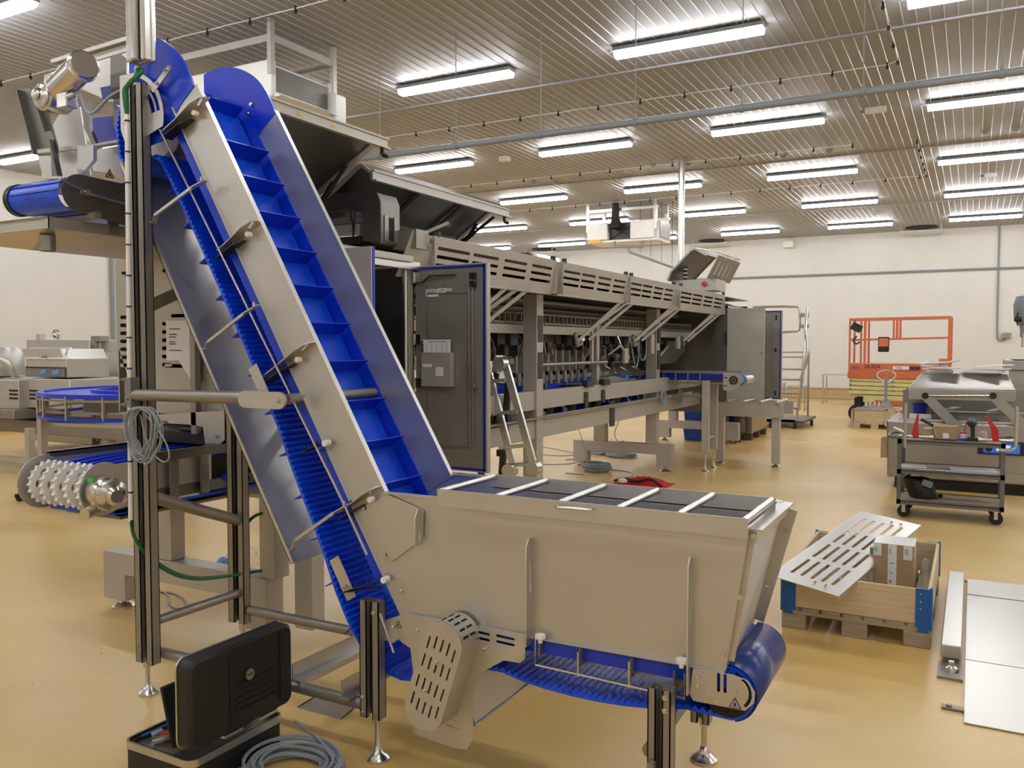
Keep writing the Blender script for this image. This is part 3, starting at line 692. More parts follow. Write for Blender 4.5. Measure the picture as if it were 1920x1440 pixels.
# pouch grippers and hoses in the working gap
for k in range(26):
    y=5.3+k*.235; z=1.66-rr_.uniform(0,.05); x=-3.85+rr_.uniform(-.12,.1)
    m=MB(); m.box(x-.06,x+.05,y-.07,y+.07,z-.05,z+.1); m.box(x-.02,x+.10,y-.03,y+.05,z-.13,z-.03); obj('gripper_head',m,MIDD,pk)
    m=MB(); L=rr_.uniform(.12,.32)
    for q in range(3): xx=x+rr_.uniform(-.05,.1);yy=y+rr_.uniform(-.07,.07); m.cyl((xx,yy,z-.02),(xx+rr_.uniform(-.03,.03),yy,z-L*rr_.uniform(.6,1)),.009,n=8)
    m.box(x-.02,x+.03,y-.05,y+.05,z-L-.02,z-L+.03); obj('gripper_rod',m,BEAD,pk)
    m=MB(); m.tube(smoothp([(x,y,z+.08),(x+.1,y+rr_.uniform(-.1,.1),z+.14),(x+.16,y+rr_.uniform(-.1,.1),z-.02),(x+.08,y+rr_.uniform(-.1,.1),z-rr_.uniform(.05,.16))],2),.007,6); obj('hose',m,COPPER if k%3 else BLACKS,pk)
for k in range(10):
    y=7.0+k*.17; x=-3.8; m=MB(); m.box(x-.05,x+.03,y,y+.04,1.28,1.55); m.box(x,x+.06,y,y+.05,1.22,1.34); obj('finger_plate',m,MID,pk)
m=MB(); m.cyl((-3.55,6.8,1.42),(-3.55,8.7,1.42),.018,n=10); obj('cross_rod',m,BEAD,pk)
m=MB(); m.box(-3.56,-3.53,8.25,8.29,1.42,1.75); obj('drop_bar',m,STEELP,pk)
m=MB(); m.tube([(-3.55,9.0,1.72),(-3.5,9.0,1.6),(-3.55,8.75,1.5)],.012,6); m.tube([(-3.5,9.0,1.6),(-3.5,9.25,1.45)],.014,6); m.tube([(-3.5,9.3,1.7),(-3.5,9.15,1.5)],.01,6); obj('linkage',m,ALU,pk)
for y,z0,z1,x in((9.15,1.40,1.57,-3.5),(10.05,1.50,1.74,-3.5),(10.95,1.56,1.72,-3.45)):
    m=MB(); m.box(x-.015,x+.015,y-.06,y+.06,z0,z1); obj('guide_plate',m,STEELP,pk)
for y0,y1,dz in((9.3,9.6,.4),(9.5,9.85,.3)):
    m=MB(); m.tube(smoothp([(-3.5,y0,1.7),(-3.48,y0+.02,1.5),(-3.48,(y0+y1)/2,1.7-dz),(-3.5,y1,1.5),(-3.5,y1,1.72)],2),.008,6); obj('air_hose',m,CABLE,pk)
for k in range(16):
    y=7.6+rr_.uniform(0,3.6); x=-4.1+rr_.uniform(-.15,.35); z=1.35+rr_.uniform(0,.3); a=rr_.uniform(-.8,.8)
    m=MB(); m.bar((x,y-.1*math.cos(a),z-.12*math.sin(a)-.06),(x,y+.1*math.cos(a),z+.12*math.sin(a)+.06),.03,rr_.uniform(.04,.12)); m.cyl((x-.05,y,z),(x+.08,y,z),.022,n=8); obj('swing_arm',m,(MIDD,MID,BEAD)[k%3],pk)
for k in range(12):
    y=5.2+k*.5; m=MB(); m.cyl((-4.2,y,1.2),(-4.2,y,1.72),.025,n=8); m.box(-4.27,-4.13,y-.05,y+.05,1.45,1.6); obj('air_cylinder',m,BEAD if k%2 else MIDD,pk)
# chute hoppers
m=MB(); yplate(m,[(9.2,1.42),(9.9,1.33),(10.9,1.33),(11.9,1.42),(12.0,1.62),(11.4,1.62),(9.6,1.6)],-3.95,.02); yplate(m,[(10.6,1.36),(11.3,1.36),(11.75,1.52),(11.75,1.66),(11.0,1.66)],-3.62,.02); m.box(-3.95,-3.62,11.73,11.75,1.45,1.66); m.box(-3.95,-3.62,10.6,11.3,1.36,1.37); obj('chute',m,DARKST,pk)
m=MB(); m.bar((-3.58,10.3,1.36),(-3.58,10.95,1.60),.02,.03); obj('chute_bar',m,STEELP,pk)
for k in range(5):
    y=8.9+k*.42; m=MB(); m.hexa([(-3.75,y,1.22),(-3.75,y+.34,1.22),(-3.75,y+.34,1.23),(-3.75,y,1.23)],[(-4.1,y,1.42),(-4.1,y+.34,1.42),(-4.1,y+.34,1.43),(-4.1,y,1.43)]); obj('tilted_plate',m,MID,pk)
m=MB(); m.cyl((-3.7,9.2,1.40),(-3.7,10.2,1.40),.015,n=8); obj('cross_rod',m,MIDD,pk)
# inner blue belt with end roller
m=MB(); m.box(-3.98,-3.78,6.9,9.35,1.14,1.25); obj('inner_belt',m,BLUE,pk,bevel=.02)
m=MB(); m.cyl((-3.98,9.42,1.175),(-3.58,9.42,1.175),.075,n=24); obj('end_roller',m,mat('bright blue belt','2f78e8',.3),pk)
m=MB(); m.box(-3.77,-3.76,6.9,9.3,1.25,1.30); m.box(-3.77,-3.76,6.9,9.3,1.12,1.135)
for k in range(5): m.box(-3.775,-3.75,7.1+k*.5,7.12+k*.5,1.1,1.3)
obj('belt_frame',m,BEAD,pk)
m=MB(); yplate(m,[(8.55,1.2),(8.95,1.12),(9.3,1.05),(9.5,1.05),(9.55,1.12),(9.25,1.22),(8.9,1.26),(8.6,1.24)],-3.56,.012); obj('belt_guard',m,BEAD,pk)
# struts holding the covers up
for yy in(5.35,7.75,9.35,11.2):
    for dy,zz in((0,1.62),(.18,1.70),(.34,1.66)):
        m=MB(); m.bar((-3.50,yy+dy,zz),(-3.13,yy+dy+.35,2.06),.012,.03); obj('cover_strut',m,STEELP,pk)
    m=MB(); m.tube([(-3.45,yy+.05,1.63),(-3.42,yy-.12,1.60),(-3.42,yy-.18,1.72)],.02,6); obj('strut_hook',m,BEAD,pk)
# slotted covers
covers=[((4.62,2.03,2.27),(6.46,2.03,2.32),'a'),((6.58,2.055,2.33),(8.15,2.06,2.325),'b'),((8.20,2.06,2.32),(9.70,2.08,2.29),'c'),((9.88,2.08,2.33),(11.95,2.10,2.32),'d')]
for (ya,za,zb),(yb,zc,zd),kk in covers:
    dx=.05; o=Vector((-3.14,ya,2.04)); v=Vector((dx,0,.27)); H=v.length; L=yb-ya
    hol=[]; ng=4
    for g in range(ng):
        for r_ in range(3):
            hol.append(slot(L*(.13+g*.245)+ (0 if g else .02),H*(.34+.2*r_),L*(.20 if g else .22),.022,0,3))
    m=MB(); m.plate(o,(0,1,0),v,rectp(0,L,0,H),.003,hol)
    m.bar((-3.14,ya,2.04),(-3.14,yb,2.04),.006,.012); m.box(-3.18,-3.085,ya,ya+.004,2.04,2.31); m.box(-3.18,-3.085,yb-.004,yb,2.04,2.31); m.box(-3.28,-3.088,ya,yb,2.31,2.314); m.box(-3.2,-3.14,ya,yb,2.03,2.035)
    r_=obj('slotted_cover',m,STEELP,pk)
    for y in(ya+.05,yb-.05):
        q=MB(); q.cyl((-3.1,y,2.31),(-3.1,y,2.345),.022,n=10); obj('hinge_knob',q,MIDD,r_)
m=MB(); m.add([(-3.16,4.62,2.04),(-3.10,4.62,2.31),(-3.14,4.45,2.33),(-3.24,4.40,2.04)],[(0,1,2,3)]); e=obj('cover_return',m,STEELP,pk,smooth=0); e.modifiers.new('s','SOLIDIFY').thickness=.004
# ---- left electrical cabinet
m=MB(); x0,x1,y0,y1,z0,z1=-4.60,-3.17,3.40,4.50,.78,2.12
m.box(x0,x0+.01,y0,y1,1.2,z1); m.box(x0,x1,y1-.01,y1,z0,z1); m.box(x0,x1,y0,y1,1.18,1.19); m.box(x1-.06,x1,y0,y0+.04,z0,z1); m.box(x1-.06,x1,y1-.04,y1,z0,z1); m.box(x1-.5,x1,y0,y1,z0-.02,z0)
cab=obj('cabinet_body',m,STEELP,pk)
m=MB(); m.box(x1-.75,x1-.74,y0+.01,y1-.01,z0,z1-.02); m.box(x1-.74,x1-.06,y1-.03,y1-.012,z0,z1-.02); m.box(x1-.735,x1-.70,y0+.2,y1-.2,1.0,1.9); obj('cabinet_inside',m,MIDD,cab)
m=MB(); m.cyl((x1-.03,y1-.05,z0),(x1-.03,y1-.05,z1),.018,n=12); obj('seal_pipe',m,BRIGHT,cab)
m=MB(); hol=[]
def hp(a,b): p=Y(a,b,3.4); return p.x,p.z
hol.append(slot(*hp(236,512),.07,.02)); hol.append(slot(*hp(313,507),.07,.02))
for k in range(7):
    hol.append(slot(*hp(234,595+k*15),.075,.022)); 
    if k<6: hol.append(slot(*hp(314,607+k*15.4),.085,.022))
hol.append(slot(*hp(328,686),.17,.022)); hol.append(slot(*hp(335,592),.12,.02))
xplate(m,[(x0,1.62),(x0,2.16),(x1,2.16),(x1,1.2),(x0+.12,1.2),(x0+.10,1.4)],3.395,.006,hol)
fr=obj('end_panel',m,STEELP,cab)
m=MB(); m.box(hp(285,500)[0]-.003,hp(285,500)[0]+.003,3.392,3.396,1.2,2.16); obj('panel_joint',m,HOLE,fr)
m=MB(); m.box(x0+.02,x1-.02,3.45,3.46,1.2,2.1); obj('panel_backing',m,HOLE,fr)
m=MB(); m.box(hp(378,600)[0]-.02,hp(378,600)[0]+.02,3.33,3.37,1.1,1.75); obj('post',m,BEAD,cab)
# sloping roof
m=MB(); m.hexa([(-3.10,3.40,2.12),(-3.10,4.40,2.12),(-3.10,4.40,2.16),(-3.10,3.40,2.16)],[(-4.62,3.40,2.42),(-4.62,4.40,2.42),(-4.62,4.40,2.46),(-4.62,3.40,2.46)]); obj('sloping_roof',m,STEELP,cab,bevel=.004)
m=MB(); m.box(-3.14,-3.12,3.45,4.5,2.08,2.13); obj('door_rail',m,BRIGHT,cab)
# doors, swung square to the machine
def machine_door(x0,x1,y,z0,z1,inner,parent):
    d=MB(); d.box(x0,x1+.02,y+.012,y+.035,z0-.01,z1+.01) if inner else d.box(x0,x1,y-.02,y,z0,z1)
    if inner: d.box(x1+.005,x1+.02,y-.005,y+.012,z0-.01,z1+.01)
    dr=obj('cabinet_door',d,STEELP,parent,bevel=.003)
    if inner:
        g=MB()
        for a in((x0,x1,z1-.015,z1),(x0,x1,z0,z0+.012),(x1-.012,x1,z0,z1),(x0,x0+.008,z1-.06,z1)): g.box(a[0],a[1],y-.004,y+.012,a[2],a[3])
        obj('door_seal',g,BLUED,dr)
        g=MB(); g.box(x0+.01,x1-.014,y+.004,y+.012,z0+.014,z1-.017); obj('door_liner',g,MID,dr)
        g=MB(); X0,X1,Z0,Z1=x0+.10,x1-.12,z0+.14,z1-.17
        for a in((X0,X1,Z1-.004,Z1+.004),(X0-.002,X0+.004,Z0,Z1),(X1-.004,X1+.003,Z0,Z1),(X0,X1,Z0-.003,Z0+.003)): g.box(a[0],a[1],y-.003,y+.004,a[2],a[3])
        fr=obj('recess_frame',g,BEAD,dr)
    return dr
dA=machine_door(-3.165,-2.64,4.5,.82,2.10,True,cab)
dB=machine_door(-3.165,-2.67,3.445,.82,2.10,False,cab); 
m=MB(); m.box(-2.672,-2.666,3.43,3.447,.82,2.10); obj('door_seal',m,BLUED,dB)
def dp(a,b,y=4.49): return Y(a,b,y)
m=MB(); a=dp(794,640);b=dp(851,725); m.box(a.x,b.x,4.46,4.50,b.z,a.z-.07); 
pkd=obj('document_pocket',m,STEELP,dA,bevel=.003)
m=MB(); c0=dp(795,682);c1=dp(812,688); m.box(c0.x+.01,c1.x+.01,4.4585,4.46,c1.z,c0.z); c0=dp(822,688);c1=dp(836,705); m.box(c0.x,c1.x,4.4585,4.46,c1.z,c0.z); obj('pocket_window',m,PAPER,pkd)
a=dp(795,637);b=dp(849,680)
m=MB(); m.box(a.x+.005,b.x-.005,4.468,4.472,b.z-.02,a.z); bk=single('booklet',m,PAPER,'spiral bound white booklet in the pocket of the open cabinet door','booklet')
m=MB(); 
for k in range(6): m.cyl((a.x+.006,4.462,a.z-.015-k*.016),(a.x+.006,4.478,a.z-.015-k*.016),.006,n=8)
obj('binding',m,BLACK,bk)
m=MB()
for k in range(5): m.box(a.x+.035+k*.038,a.x+.037+k*.038,4.4672,4.468,b.z+.0-.01,a.z-.02)
m.box(a.x+.05,b.x-.03,4.4672,4.468,a.z-.014,a.z-.010); obj('print',m,INK,bk)
for (p,q) in(((799,543),(822,556)),((822,541),(836,551)),((836,541),(847,546))):
    a=dp(*p,4.503);b=dp(*q,4.503); m=MB(); m.box(a.x,b.x,4.500,4.503,b.z,a.z); s0=obj('sticker',m,PAPER,dA); m=MB(); m.box(a.x+.005,b.x-.005,4.4993,4.5,a.z-.012,a.z-.008); m.box(a.x+.005,b.x-.02,4.4993,4.5,a.z-.022,a.z-.019); obj('print',m,RED if p[0]==822 else INK,s0)
for z in(2.035,1.64,1.36):
    m=MB(); m.box(-3.15,-3.105,4.475,4.50,z-.03,z+.03); m.cyl((-3.15,4.475,z-.035),(-3.15,4.475,z+.035),.009,n=8); h_=obj('hinge',m,BRIGHT,dA)
for z in(2.03,1.98): m=MB(); a=dp(893,528); m.box(-2.735,-2.70,4.47,4.50,z-.018,z+.018); m.cyl((-2.717,4.465,z),(-2.717,4.47,z),.01,n=10); obj('latch_block',m,BLACK,dA)
m=MB(); m.cyl((-2.745,4.485,.97),(-2.745,4.485,2.0),.004,n=6); m.cyl((-2.72,4.485,1.0),(-2.72,4.485,1.97),.003,n=6); m.bar((-2.74,4.47,1.47),(-2.715,4.47,1.36),.008,.012); m.cyl((-2.715,4.46,1.345),(-2.715,4.49,1.345),.018,n=12); obj('lock_rod',m,BEAD,dA)
m=MB(); m.box(-3.03,-2.84,4.475,4.485,2.035,2.045); m.bar((-3.03,4.48,2.04),(-3.09,4.48,2.0),.01,.012); obj('door_stay',m,MIDD,dA)
bolts([dp(a,b,4.50) for a,b in((810,512),(834,510),(858,509),(800,537),(834,534),(872,534),(792,575),(790,655),(792,728),(883,575),(883,655),(883,728),(883,800),(893,860),(838,866))],dA,r=.006,h=.005)
# upper film carriage: arch shaped housing
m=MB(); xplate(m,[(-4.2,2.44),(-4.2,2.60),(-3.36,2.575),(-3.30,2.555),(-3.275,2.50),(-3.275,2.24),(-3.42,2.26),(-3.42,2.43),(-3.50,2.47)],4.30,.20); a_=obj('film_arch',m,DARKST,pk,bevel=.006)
m=MB(); m.box(-3.275,-3.268,4.33,4.37,2.26,2.42); m.box(-3.275,-3.268,4.43,4.47,2.26,2.42); obj('arch_slot',m,BEAD,a_)
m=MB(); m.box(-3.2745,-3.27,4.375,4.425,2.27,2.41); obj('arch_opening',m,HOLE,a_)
m=MB(); 
hol=[arc(.05+.06*k,.035,.007,0,360,8)[:-1] for k in range(11)]
m.plate((-4.15,4.28,2.30),(1,0,0),(0,0,1),rectp(0,.72,0,.07),.004,hol); e=obj('perforated_rail',m,STEELP,pk)
m=MB(); m.plate((-3.85,4.5,2.36),(1,0,0),(0,0,1),rectp(0,.42,0,.06),.004,[arc(.05+.06*k,.03,.007,0,360,8)[:-1] for k in range(6)]); obj('perforated_rail',m,STEELP,pk)
m=MB(); m.box(-4.1,-3.45,4.31,4.45,2.25,2.30); m.cyl((-4.1,4.4,2.28),(-3.45,4.4,2.28),.03,n=10); obj('film_drive',m,MIDD,pk)
m=MB(); m.tube(smoothp([(-3.50,4.29,2.50),(-3.49,4.27,2.42),(-3.47,4.27,2.36),(-3.48,4.28,2.28)],1),.007,6); m.tube([(-3.45,4.27,2.5),(-3.46,4.26,2.3)],.005,6); obj('air_hose',m,BLACKS,pk)
m=MB(); m.box(-3.30,-3.12,4.46,4.60,2.22,2.34); m.cyl((-3.12,4.6,2.28),(-3.12,4.75,2.30),.02,n=10); m.bar((-3.2,4.55,2.3),(-3.1,4.8,2.42),.02,.02); obj('lock_lever',m,BEAD,pk)
# ---- lids
def lid(y0,y1,prof,name,label=None,parent=pk,mt=DARKST,lip=True):
    m=MB(); n_=len(prof)
    nv=[]
    for i,(x,z) in enumerate(prof):
        a=prof[max(i-1,0)];b=prof[min(i+1,n_-1)]; d=Vector((b[0]-a[0],0,b[1]-a[1])).normalized(); nv.append(Vector((d.z,0,-d.x))*-.012)
    A=[Vector((x,y0,z)) for x,z in prof];B=[Vector((x,y1,z)) for x,z in prof]
    for i in range(n_-1):
        m.hexa([A[i],A[i+1],A[i+1]+nv[i+1],A[i]+nv[i]],[B[i],B[i+1],B[i+1]+nv[i+1],B[i]+nv[i]])
    l=obj(name,m,mt,parent,smooth=0)
    for y in(y0,y1):
        e=MB()
        for i in range(n_-1): e.bar(A[i]+Vector((0,y-y0,0)),A[i+1]+Vector((0,y-y0,0)),.02,.05,(0,1,0))
        obj('lid_edge',e,STEELP,l)
    if lip:
        e=MB(); p=prof[-1]; e.box(p[0]-.0,p[0]+.02,y0,y1,p[1]-.055,p[1]+.01); e.box(p[0]+.02,p[0]+.045,y0,y1,p[1]-.06,p[1]-.05); e.box(p[0]+.02,p[0]+.03,y0,y1,p[1]-.0,p[1]+.01); obj('lid_lip',e,STEELP,l)
    return l
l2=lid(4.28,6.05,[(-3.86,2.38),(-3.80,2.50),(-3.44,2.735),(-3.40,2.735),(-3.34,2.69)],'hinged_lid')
for y in(5.0,5.6): 
    m=MB(); m.bar((-3.79,y,2.47),(-3.45,y,2.70),.05,.012,(.5,0,.86)); obj('lid_rib',m,MIDD,l2)
m=MB(); m.cyl((-3.80,5.98,2.40),(-3.42,5.98,2.64),.012,n=8); m.cyl((-3.80,5.98,2.40),(-3.62,5.98,2.515),.018,n=8); obj('gas_strut',m,BLACK,l2)
m=MB(); m.tube(smoothp([(-3.85,5.9,2.40),(-3.75,5.98,2.45),(-3.66,6.0,2.50),(-3.60,6.0,2.6)],2),.016,6); obj('lid_cable',m,BLACKS,l2)
m=MB(); m.cyl((-3.31,5.95,2.63),(-3.31,5.95,2.59),.012,n=8); m.cyl((-3.31,5.95,2.59),(-3.28,5.97,2.575),.012,n=8); obj('lid_latch',m,BLACKS,l2)
m=MB(); m.cyl((-3.70,4.9,2.375),(-3.70,6.0,2.375),.018,n=10); m.cyl((-3.62,4.9,2.345),(-3.62,6.0,2.345),.012,n=8); obj('hinge_bar',m,BRIGHT,pk)
l1_=lid(3.15,4.22,[(-3.95,2.36),(-3.92,2.46),(-3.24,2.86),(-3.18,2.85)],'hinged_lid')
m=MB(); m.cyl((-3.75,4.18,2.40),(-3.45,4.18,2.72),.012,n=8); m.cyl((-3.66,4.18,2.50),(-3.55,4.18,2.62),.02,n=8); m.cyl((-3.80,4.2,2.3),(-3.66,4.2,2.52),.008,n=8); obj('gas_strut',m,BLACK,l1_)
m=MB(); m.cyl((-3.15,4.15,2.79),(-3.15,4.15,2.75),.012,n=8); m.cyl((-3.15,4.15,2.75),(-3.12,4.17,2.735),.012,n=8); obj('lid_latch',m,BLACKS,l1_)
m=MB(); 
for k,yv in enumerate((3.45,3.72)): m.plate((-3.158,yv,2.80),(0,1,0),(0,0,1),[(-.03,0),(.03,-.012),(.02,.02),(-.01,.03)],.001)
obj('tape_mark',m,mat('yellow tape residue','cdb25a',.6),l1_)
m=MB(); xplate(m,rrect(-4.2,-3.75,2.32,2.5,.05),7.3,.5); obj('film_motor_cover',m,MIDD,pk,bevel=.01)
m=MB(); xplate(m,rrect(-3.745,-3.70,2.33,2.49,.02),7.3,.5); obj('motor_band',m,BRIGHT,pk)
# ---- far end enclosure
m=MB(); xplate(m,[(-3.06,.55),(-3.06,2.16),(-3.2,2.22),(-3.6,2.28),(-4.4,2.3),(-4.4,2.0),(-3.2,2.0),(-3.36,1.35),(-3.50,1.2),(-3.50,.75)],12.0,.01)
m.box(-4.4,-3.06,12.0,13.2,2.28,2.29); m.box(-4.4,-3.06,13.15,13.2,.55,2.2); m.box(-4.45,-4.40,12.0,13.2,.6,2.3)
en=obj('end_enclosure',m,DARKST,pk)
m=MB(); m.hexa([(-3.06,12.0,2.13),(-3.06,13.2,2.13),(-3.06,13.2,2.16),(-3.06,12.0,2.16)],[(-3.5,12.0,2.26),(-3.5,13.2,2.26),(-3.5,13.2,2.29),(-3.5,12.0,2.29)]); obj('enclosure_roof',m,STEELP,en)
dC=machine_door(-3.06,-2.54,12.0,.78,2.12,False,en)
bolts([Y(a,b,11.975) for a,b in((1428,662),(1397,735),(1428,735))],dC,r=.01)
m=MB(); m.box(-3.10,-3.06,11.96,12.0,1.6,1.8); obj('hinge_block',m,MIDD,en)
dD=machine_door(-3.06,-2.54,13.1,.80,2.12,True,en)
m=MB(); m.box(-2.62,-2.60,13.08,13.1,1.98,2.06); m.box(-2.62,-2.60,13.08,13.1,.85,.92); m.box(-2.625,-2.60,13.08,13.1,1.5,1.56); obj('latch_block',m,BLACK,dD)
# top cover, control box and signal tower at the far end
l3_=lid(11.4,12.6,[(-3.75,2.5),(-3.70,2.62),(-3.42,2.90),(-3.36,2.92),(-3.20,2.82)],'hinged_lid',lip=False)
m=MB(); hol=[slot(.2*k+.25,.16,.22,.04,PI/2,3) for k in range(3)]
m.plate((-3.20,11.4,2.52),(0,1,0),(.16,0,.30),rectp(0,1.2,0,.34),.01,[slot(.22+k*.22,.17,.24,.05,PI/2,3) for k in range(4)]); 
for v in m.v: pass
obj('slatted_flap',m,BEAD,l3_)
m=MB(); m.tube([(-3.36,11.4,2.93),(-3.05,11.4,2.86),(-3.05,12.6,2.86),(-3.36,12.6,2.93)],.012,6); obj('lid_rail',m,BRIGHT,l3_)
m=MB(); m.box(-3.75,-3.12,11.6,12.1,2.36,2.52); cb=obj('control_box',m,STEELP,pk,bevel=.006)
m=MB(); m.lathe((-3.28,11.6,2.45),[(.03,0),(.02,.015),(.02,.02),(.035,.025),(.035,.045),(.02,.05)],16,(0,-1,0)); obj('red_stop_button',m,RED,cb)
m=MB(); m.cyl((-3.62,11.8,2.52),(-3.62,11.8,2.78),.03,n=14); tw=obj('signal_tower',m,BLACK,pk)
for k in range(3): m=MB(); m.cyl((-3.62,11.8,2.56+k*.055),(-3.62,11.8,2.585+k*.055),.033,n=14); obj('tower_band',m,WHITEP,tw)
# ---- perpendicular outfeed conveyor (own machine)
of=thing('outfeed_conveyor','narrow blue belt conveyor leaving the packing machine under the far door','conveyor',(-3.2,10.8,0))
def oz(a,b): p=Y(a,b,10.56); return p.x,p.z
xe,ze=oz(1366,712); xs,_=oz(1165,700)
m=MB(); m.box(xs,xe+.06,10.57,11.0,1.16,1.245); obj('belt',m,BLUED,of,bevel=.02)
m=MB(); m.cyl((xe+.14,10.575,1.17),(xe+.14,11.0,1.17),.065,n=20); obj('end_roller',m,mat('belt end blue','2f78e8',.3),of)
m=MB(); m.cyl((xe+.165,10.58,1.17),(xe+.165,10.98,1.17),.062,n=20); obj('nose_bar',m,BRIGHT,of)
m=MB(); m.box(xs,xe+.12,10.545,10.56,1.25,1.28); m.box(xs,xe,10.545,10.56,1.115,1.135); m.box(xs,xe+.05,11.0,11.01,1.15,1.27)
for k in range(7): m.box(xs+.1+k*.16,xs+.115+k*.16,10.535,10.56,1.10,1.28)
obj('side_rail',m,BEAD,of)
m=MB(); xplate(m,[(xe-.06,1.265),(xe+.10,1.265),(xe+.19,1.21),(xe+.19,1.15),(xe+.08,1.05),(xe+.0,1.03),(xe-.06,1.05)],10.53,.01,[slot(xe-.03,1.2,.05,.015),slot(xe-.03,1.1,.05,.015)]); obj('end_plate',m,STEELP,of)
m=MB(); m.ring((xe+.07,10.52,1.17),(xe+.07,10.535,1.17),.055,.03); m.cyl((xe+.07,10.515,1.17),(xe+.07,10.53,1.17),.02,n=10); obj('bearing',m,MIDD,of)
for y in(10.56,10.95):
    m=MB(); x=-2.955; m.box(x-.045,x+.045,y-.03,y+.03,.25,1.16 if y<10.7 else 1.1); l=obj('leg',m,STEELP,of,bevel=.003); foot(x,y,.27,l,.05,.012,.02)
m=MB(); m.cyl((-2.955,10.56,.42),(-2.955,10.95,.42),.025,n=10); obj('leg_tie',m,STEELP,of)
m=MB(); m.box(-3.9,-2.95,10.60,10.63,.93,.97); obj('lower_rail',m,BEAD,of)
for a,b in((1238,742),(1270,742)):
    m=MB()
    for k in range(3): 
        c=X(a+k,b,-3.42); m.tube([(c.x+.03+.004*k,c.y+.07*math.cos(t),c.z-.02+.10*math.sin(t)) for t in [2*PI*i/18 for i in range(18)]],.007,6,close=True)
    single('cable_coil',m,CABLE,'grey cable coil hung on the packing machine rail, %s one'%('left' if a<1250 else 'right'),'cable','coils of grey cable')
# roller table
rt=thing('roller_table','steel roller table with four bars beyond the outfeed conveyor','table',(-2.7,11.6,0))
for y in(11.3,12.0): m=MB(); m.box(-3.05,-2.15,y,y+.04,.66,.84); obj('frame_beam',m,STEELP,rt)
for k in range(4): m=MB(); m.cyl((-2.85+.21*k,11.2,.86),(-2.85+.21*k,11.9,.86),.022,n=12); obj('roller',m,ALU,rt)
for x in(-2.98,-2.25):
    m=MB(); m.box(x-.05,x+.05,11.34,11.44,.05,.66); l=obj('leg',m,STEELP,rt); foot(x,11.39,.06,l,.06,.015)
# ================================================================ upper left: discharge conveyor, hopper and tray over the machine
dc=thing('discharge_conveyor','raised blue belt discharge conveyor with steel tray, upper left behind the tall post','conveyor',(-3.9,3.0,2.1))
m=MB(); m.box(-3.93,-3.56,2.42,3.4,2.335,2.35); m.box(-3.93,-3.56,2.42,3.4,2.21,2.225)
m.add([(x,2.42+.07*math.cos(a),2.28+.07*math.sin(a)) for x in(-3.93,-3.56) for a in [math.radians(90+k*15) for k in range(13)]],[(i,i+1,14+i,13+i) for i in range(12)])
e=obj('belt',m,BELT,dc,smooth=0)
m=MB()
for a in(100,145,175):
    for k in range(26): m.box(-3.92+k*.014,-3.914+k*.014,2.42+.071*math.cos(math.radians(a))-.002,2.42+.071*math.cos(math.radians(a))+.002,2.28+.071*math.sin(math.radians(a))-.002,2.28+.071*math.sin(math.radians(a))+.002)
tag(obj('belt_perforation',m,HOLE,e,smooth=0),kind='stuff')
m=MB(); m.cyl((-3.965,2.42,2.28),(-3.93,2.42,2.28),.075,n=24); m.cyl((-4.01,2.41,2.27),(-3.965,2.42,2.28),.012,n=8); obj('roller_cap',m,BLACK,dc)
m=MB(); pl=[(2.45+.085*math.cos(a),2.285+.085*math.sin(a)) for a in [math.radians(90+k*15) for k in range(13)]]+[(2.9,2.14),(3.3,2.14),(3.3,2.42),(2.8,2.42),(2.66,2.365)]
yplate(m,pl,-3.555,.006,[slot(2.74,2.31,.12,.022),slot(2.88,2.305,.12,.022),slot(2.76,2.225,.14,.02)]); sp=obj('side_plate',m,DARKST,dc)
m=MB(); m.cyl((-3.50,2.32,2.32),(-3.54,2.50,2.285),.006,n=8); m.cyl((-3.54,2.50,2.285),(-3.54,2.72,2.265),.008,n=8); m.cyl((-3.57,2.47,2.29),(-3.52,2.47,2.29),.014,n=10); obj('tension_screw',m,BRIGHT,sp)
for y in(2.78,2.88): m=MB(); m.cyl((-3.56,y,2.31),(-3.52,y,2.31),.013,n=10); obj('adjuster',m,BLUED,sp)
warn(sp,(-3.548,2.60,2.38),(0,1,0),(0,0,1),.05)
for y in(2.62,2.95):
    m=MB(); m.box(-3.60,-3.585,y,y+.05,2.13,2.23); obj('tray_hanger',m,BEAD,dc)
m=MB(); m.cyl((-3.95,2.5,2.19),(-3.50,2.5,2.19),.018,n=12); m.cyl((-3.56,2.7,2.20),(-3.56,3.1,2.20),.018,n=12); obj('support_rod',m,BEAD,dc)
# drip tray with outlet
m=MB(); X0,X1,Y0,Y1=-4.5,-3.60,2.33,3.5; zt,zb=2.17,2.11
m.box(X0,X1,Y0,Y0+.004,2.12,zt); m.box(X1-.004,X1,Y0,Y1,2.12,zt); m.box(X0,X0+.004,Y0,Y1,2.12,zt); m.box(X0,X1,Y1-.004,Y1,2.12,zt); m.box(X0,X1,Y0-.02,Y0+.0,zt-.003,zt)
ap=(-4.0,2.50,2.06)
for a,b in(((X0,Y0),(X1,Y0)),((X1,Y0),(X1,Y1)),((X1,Y1),(X0,Y1)),((X0,Y1),(X0,Y0))): m.add([(a[0],a[1],2.12),(b[0],b[1],2.12),ap],[(0,1,2)])
tr=obj('drip_tray',m,STEEL,dc,smooth=0)
m=MB(); m.ring((ap[0]+.28,ap[1]-.1,2.03),(ap[0]+.28,ap[1]-.1,2.10),.034,.028); obj('tray_outlet',m,BEAD,tr)
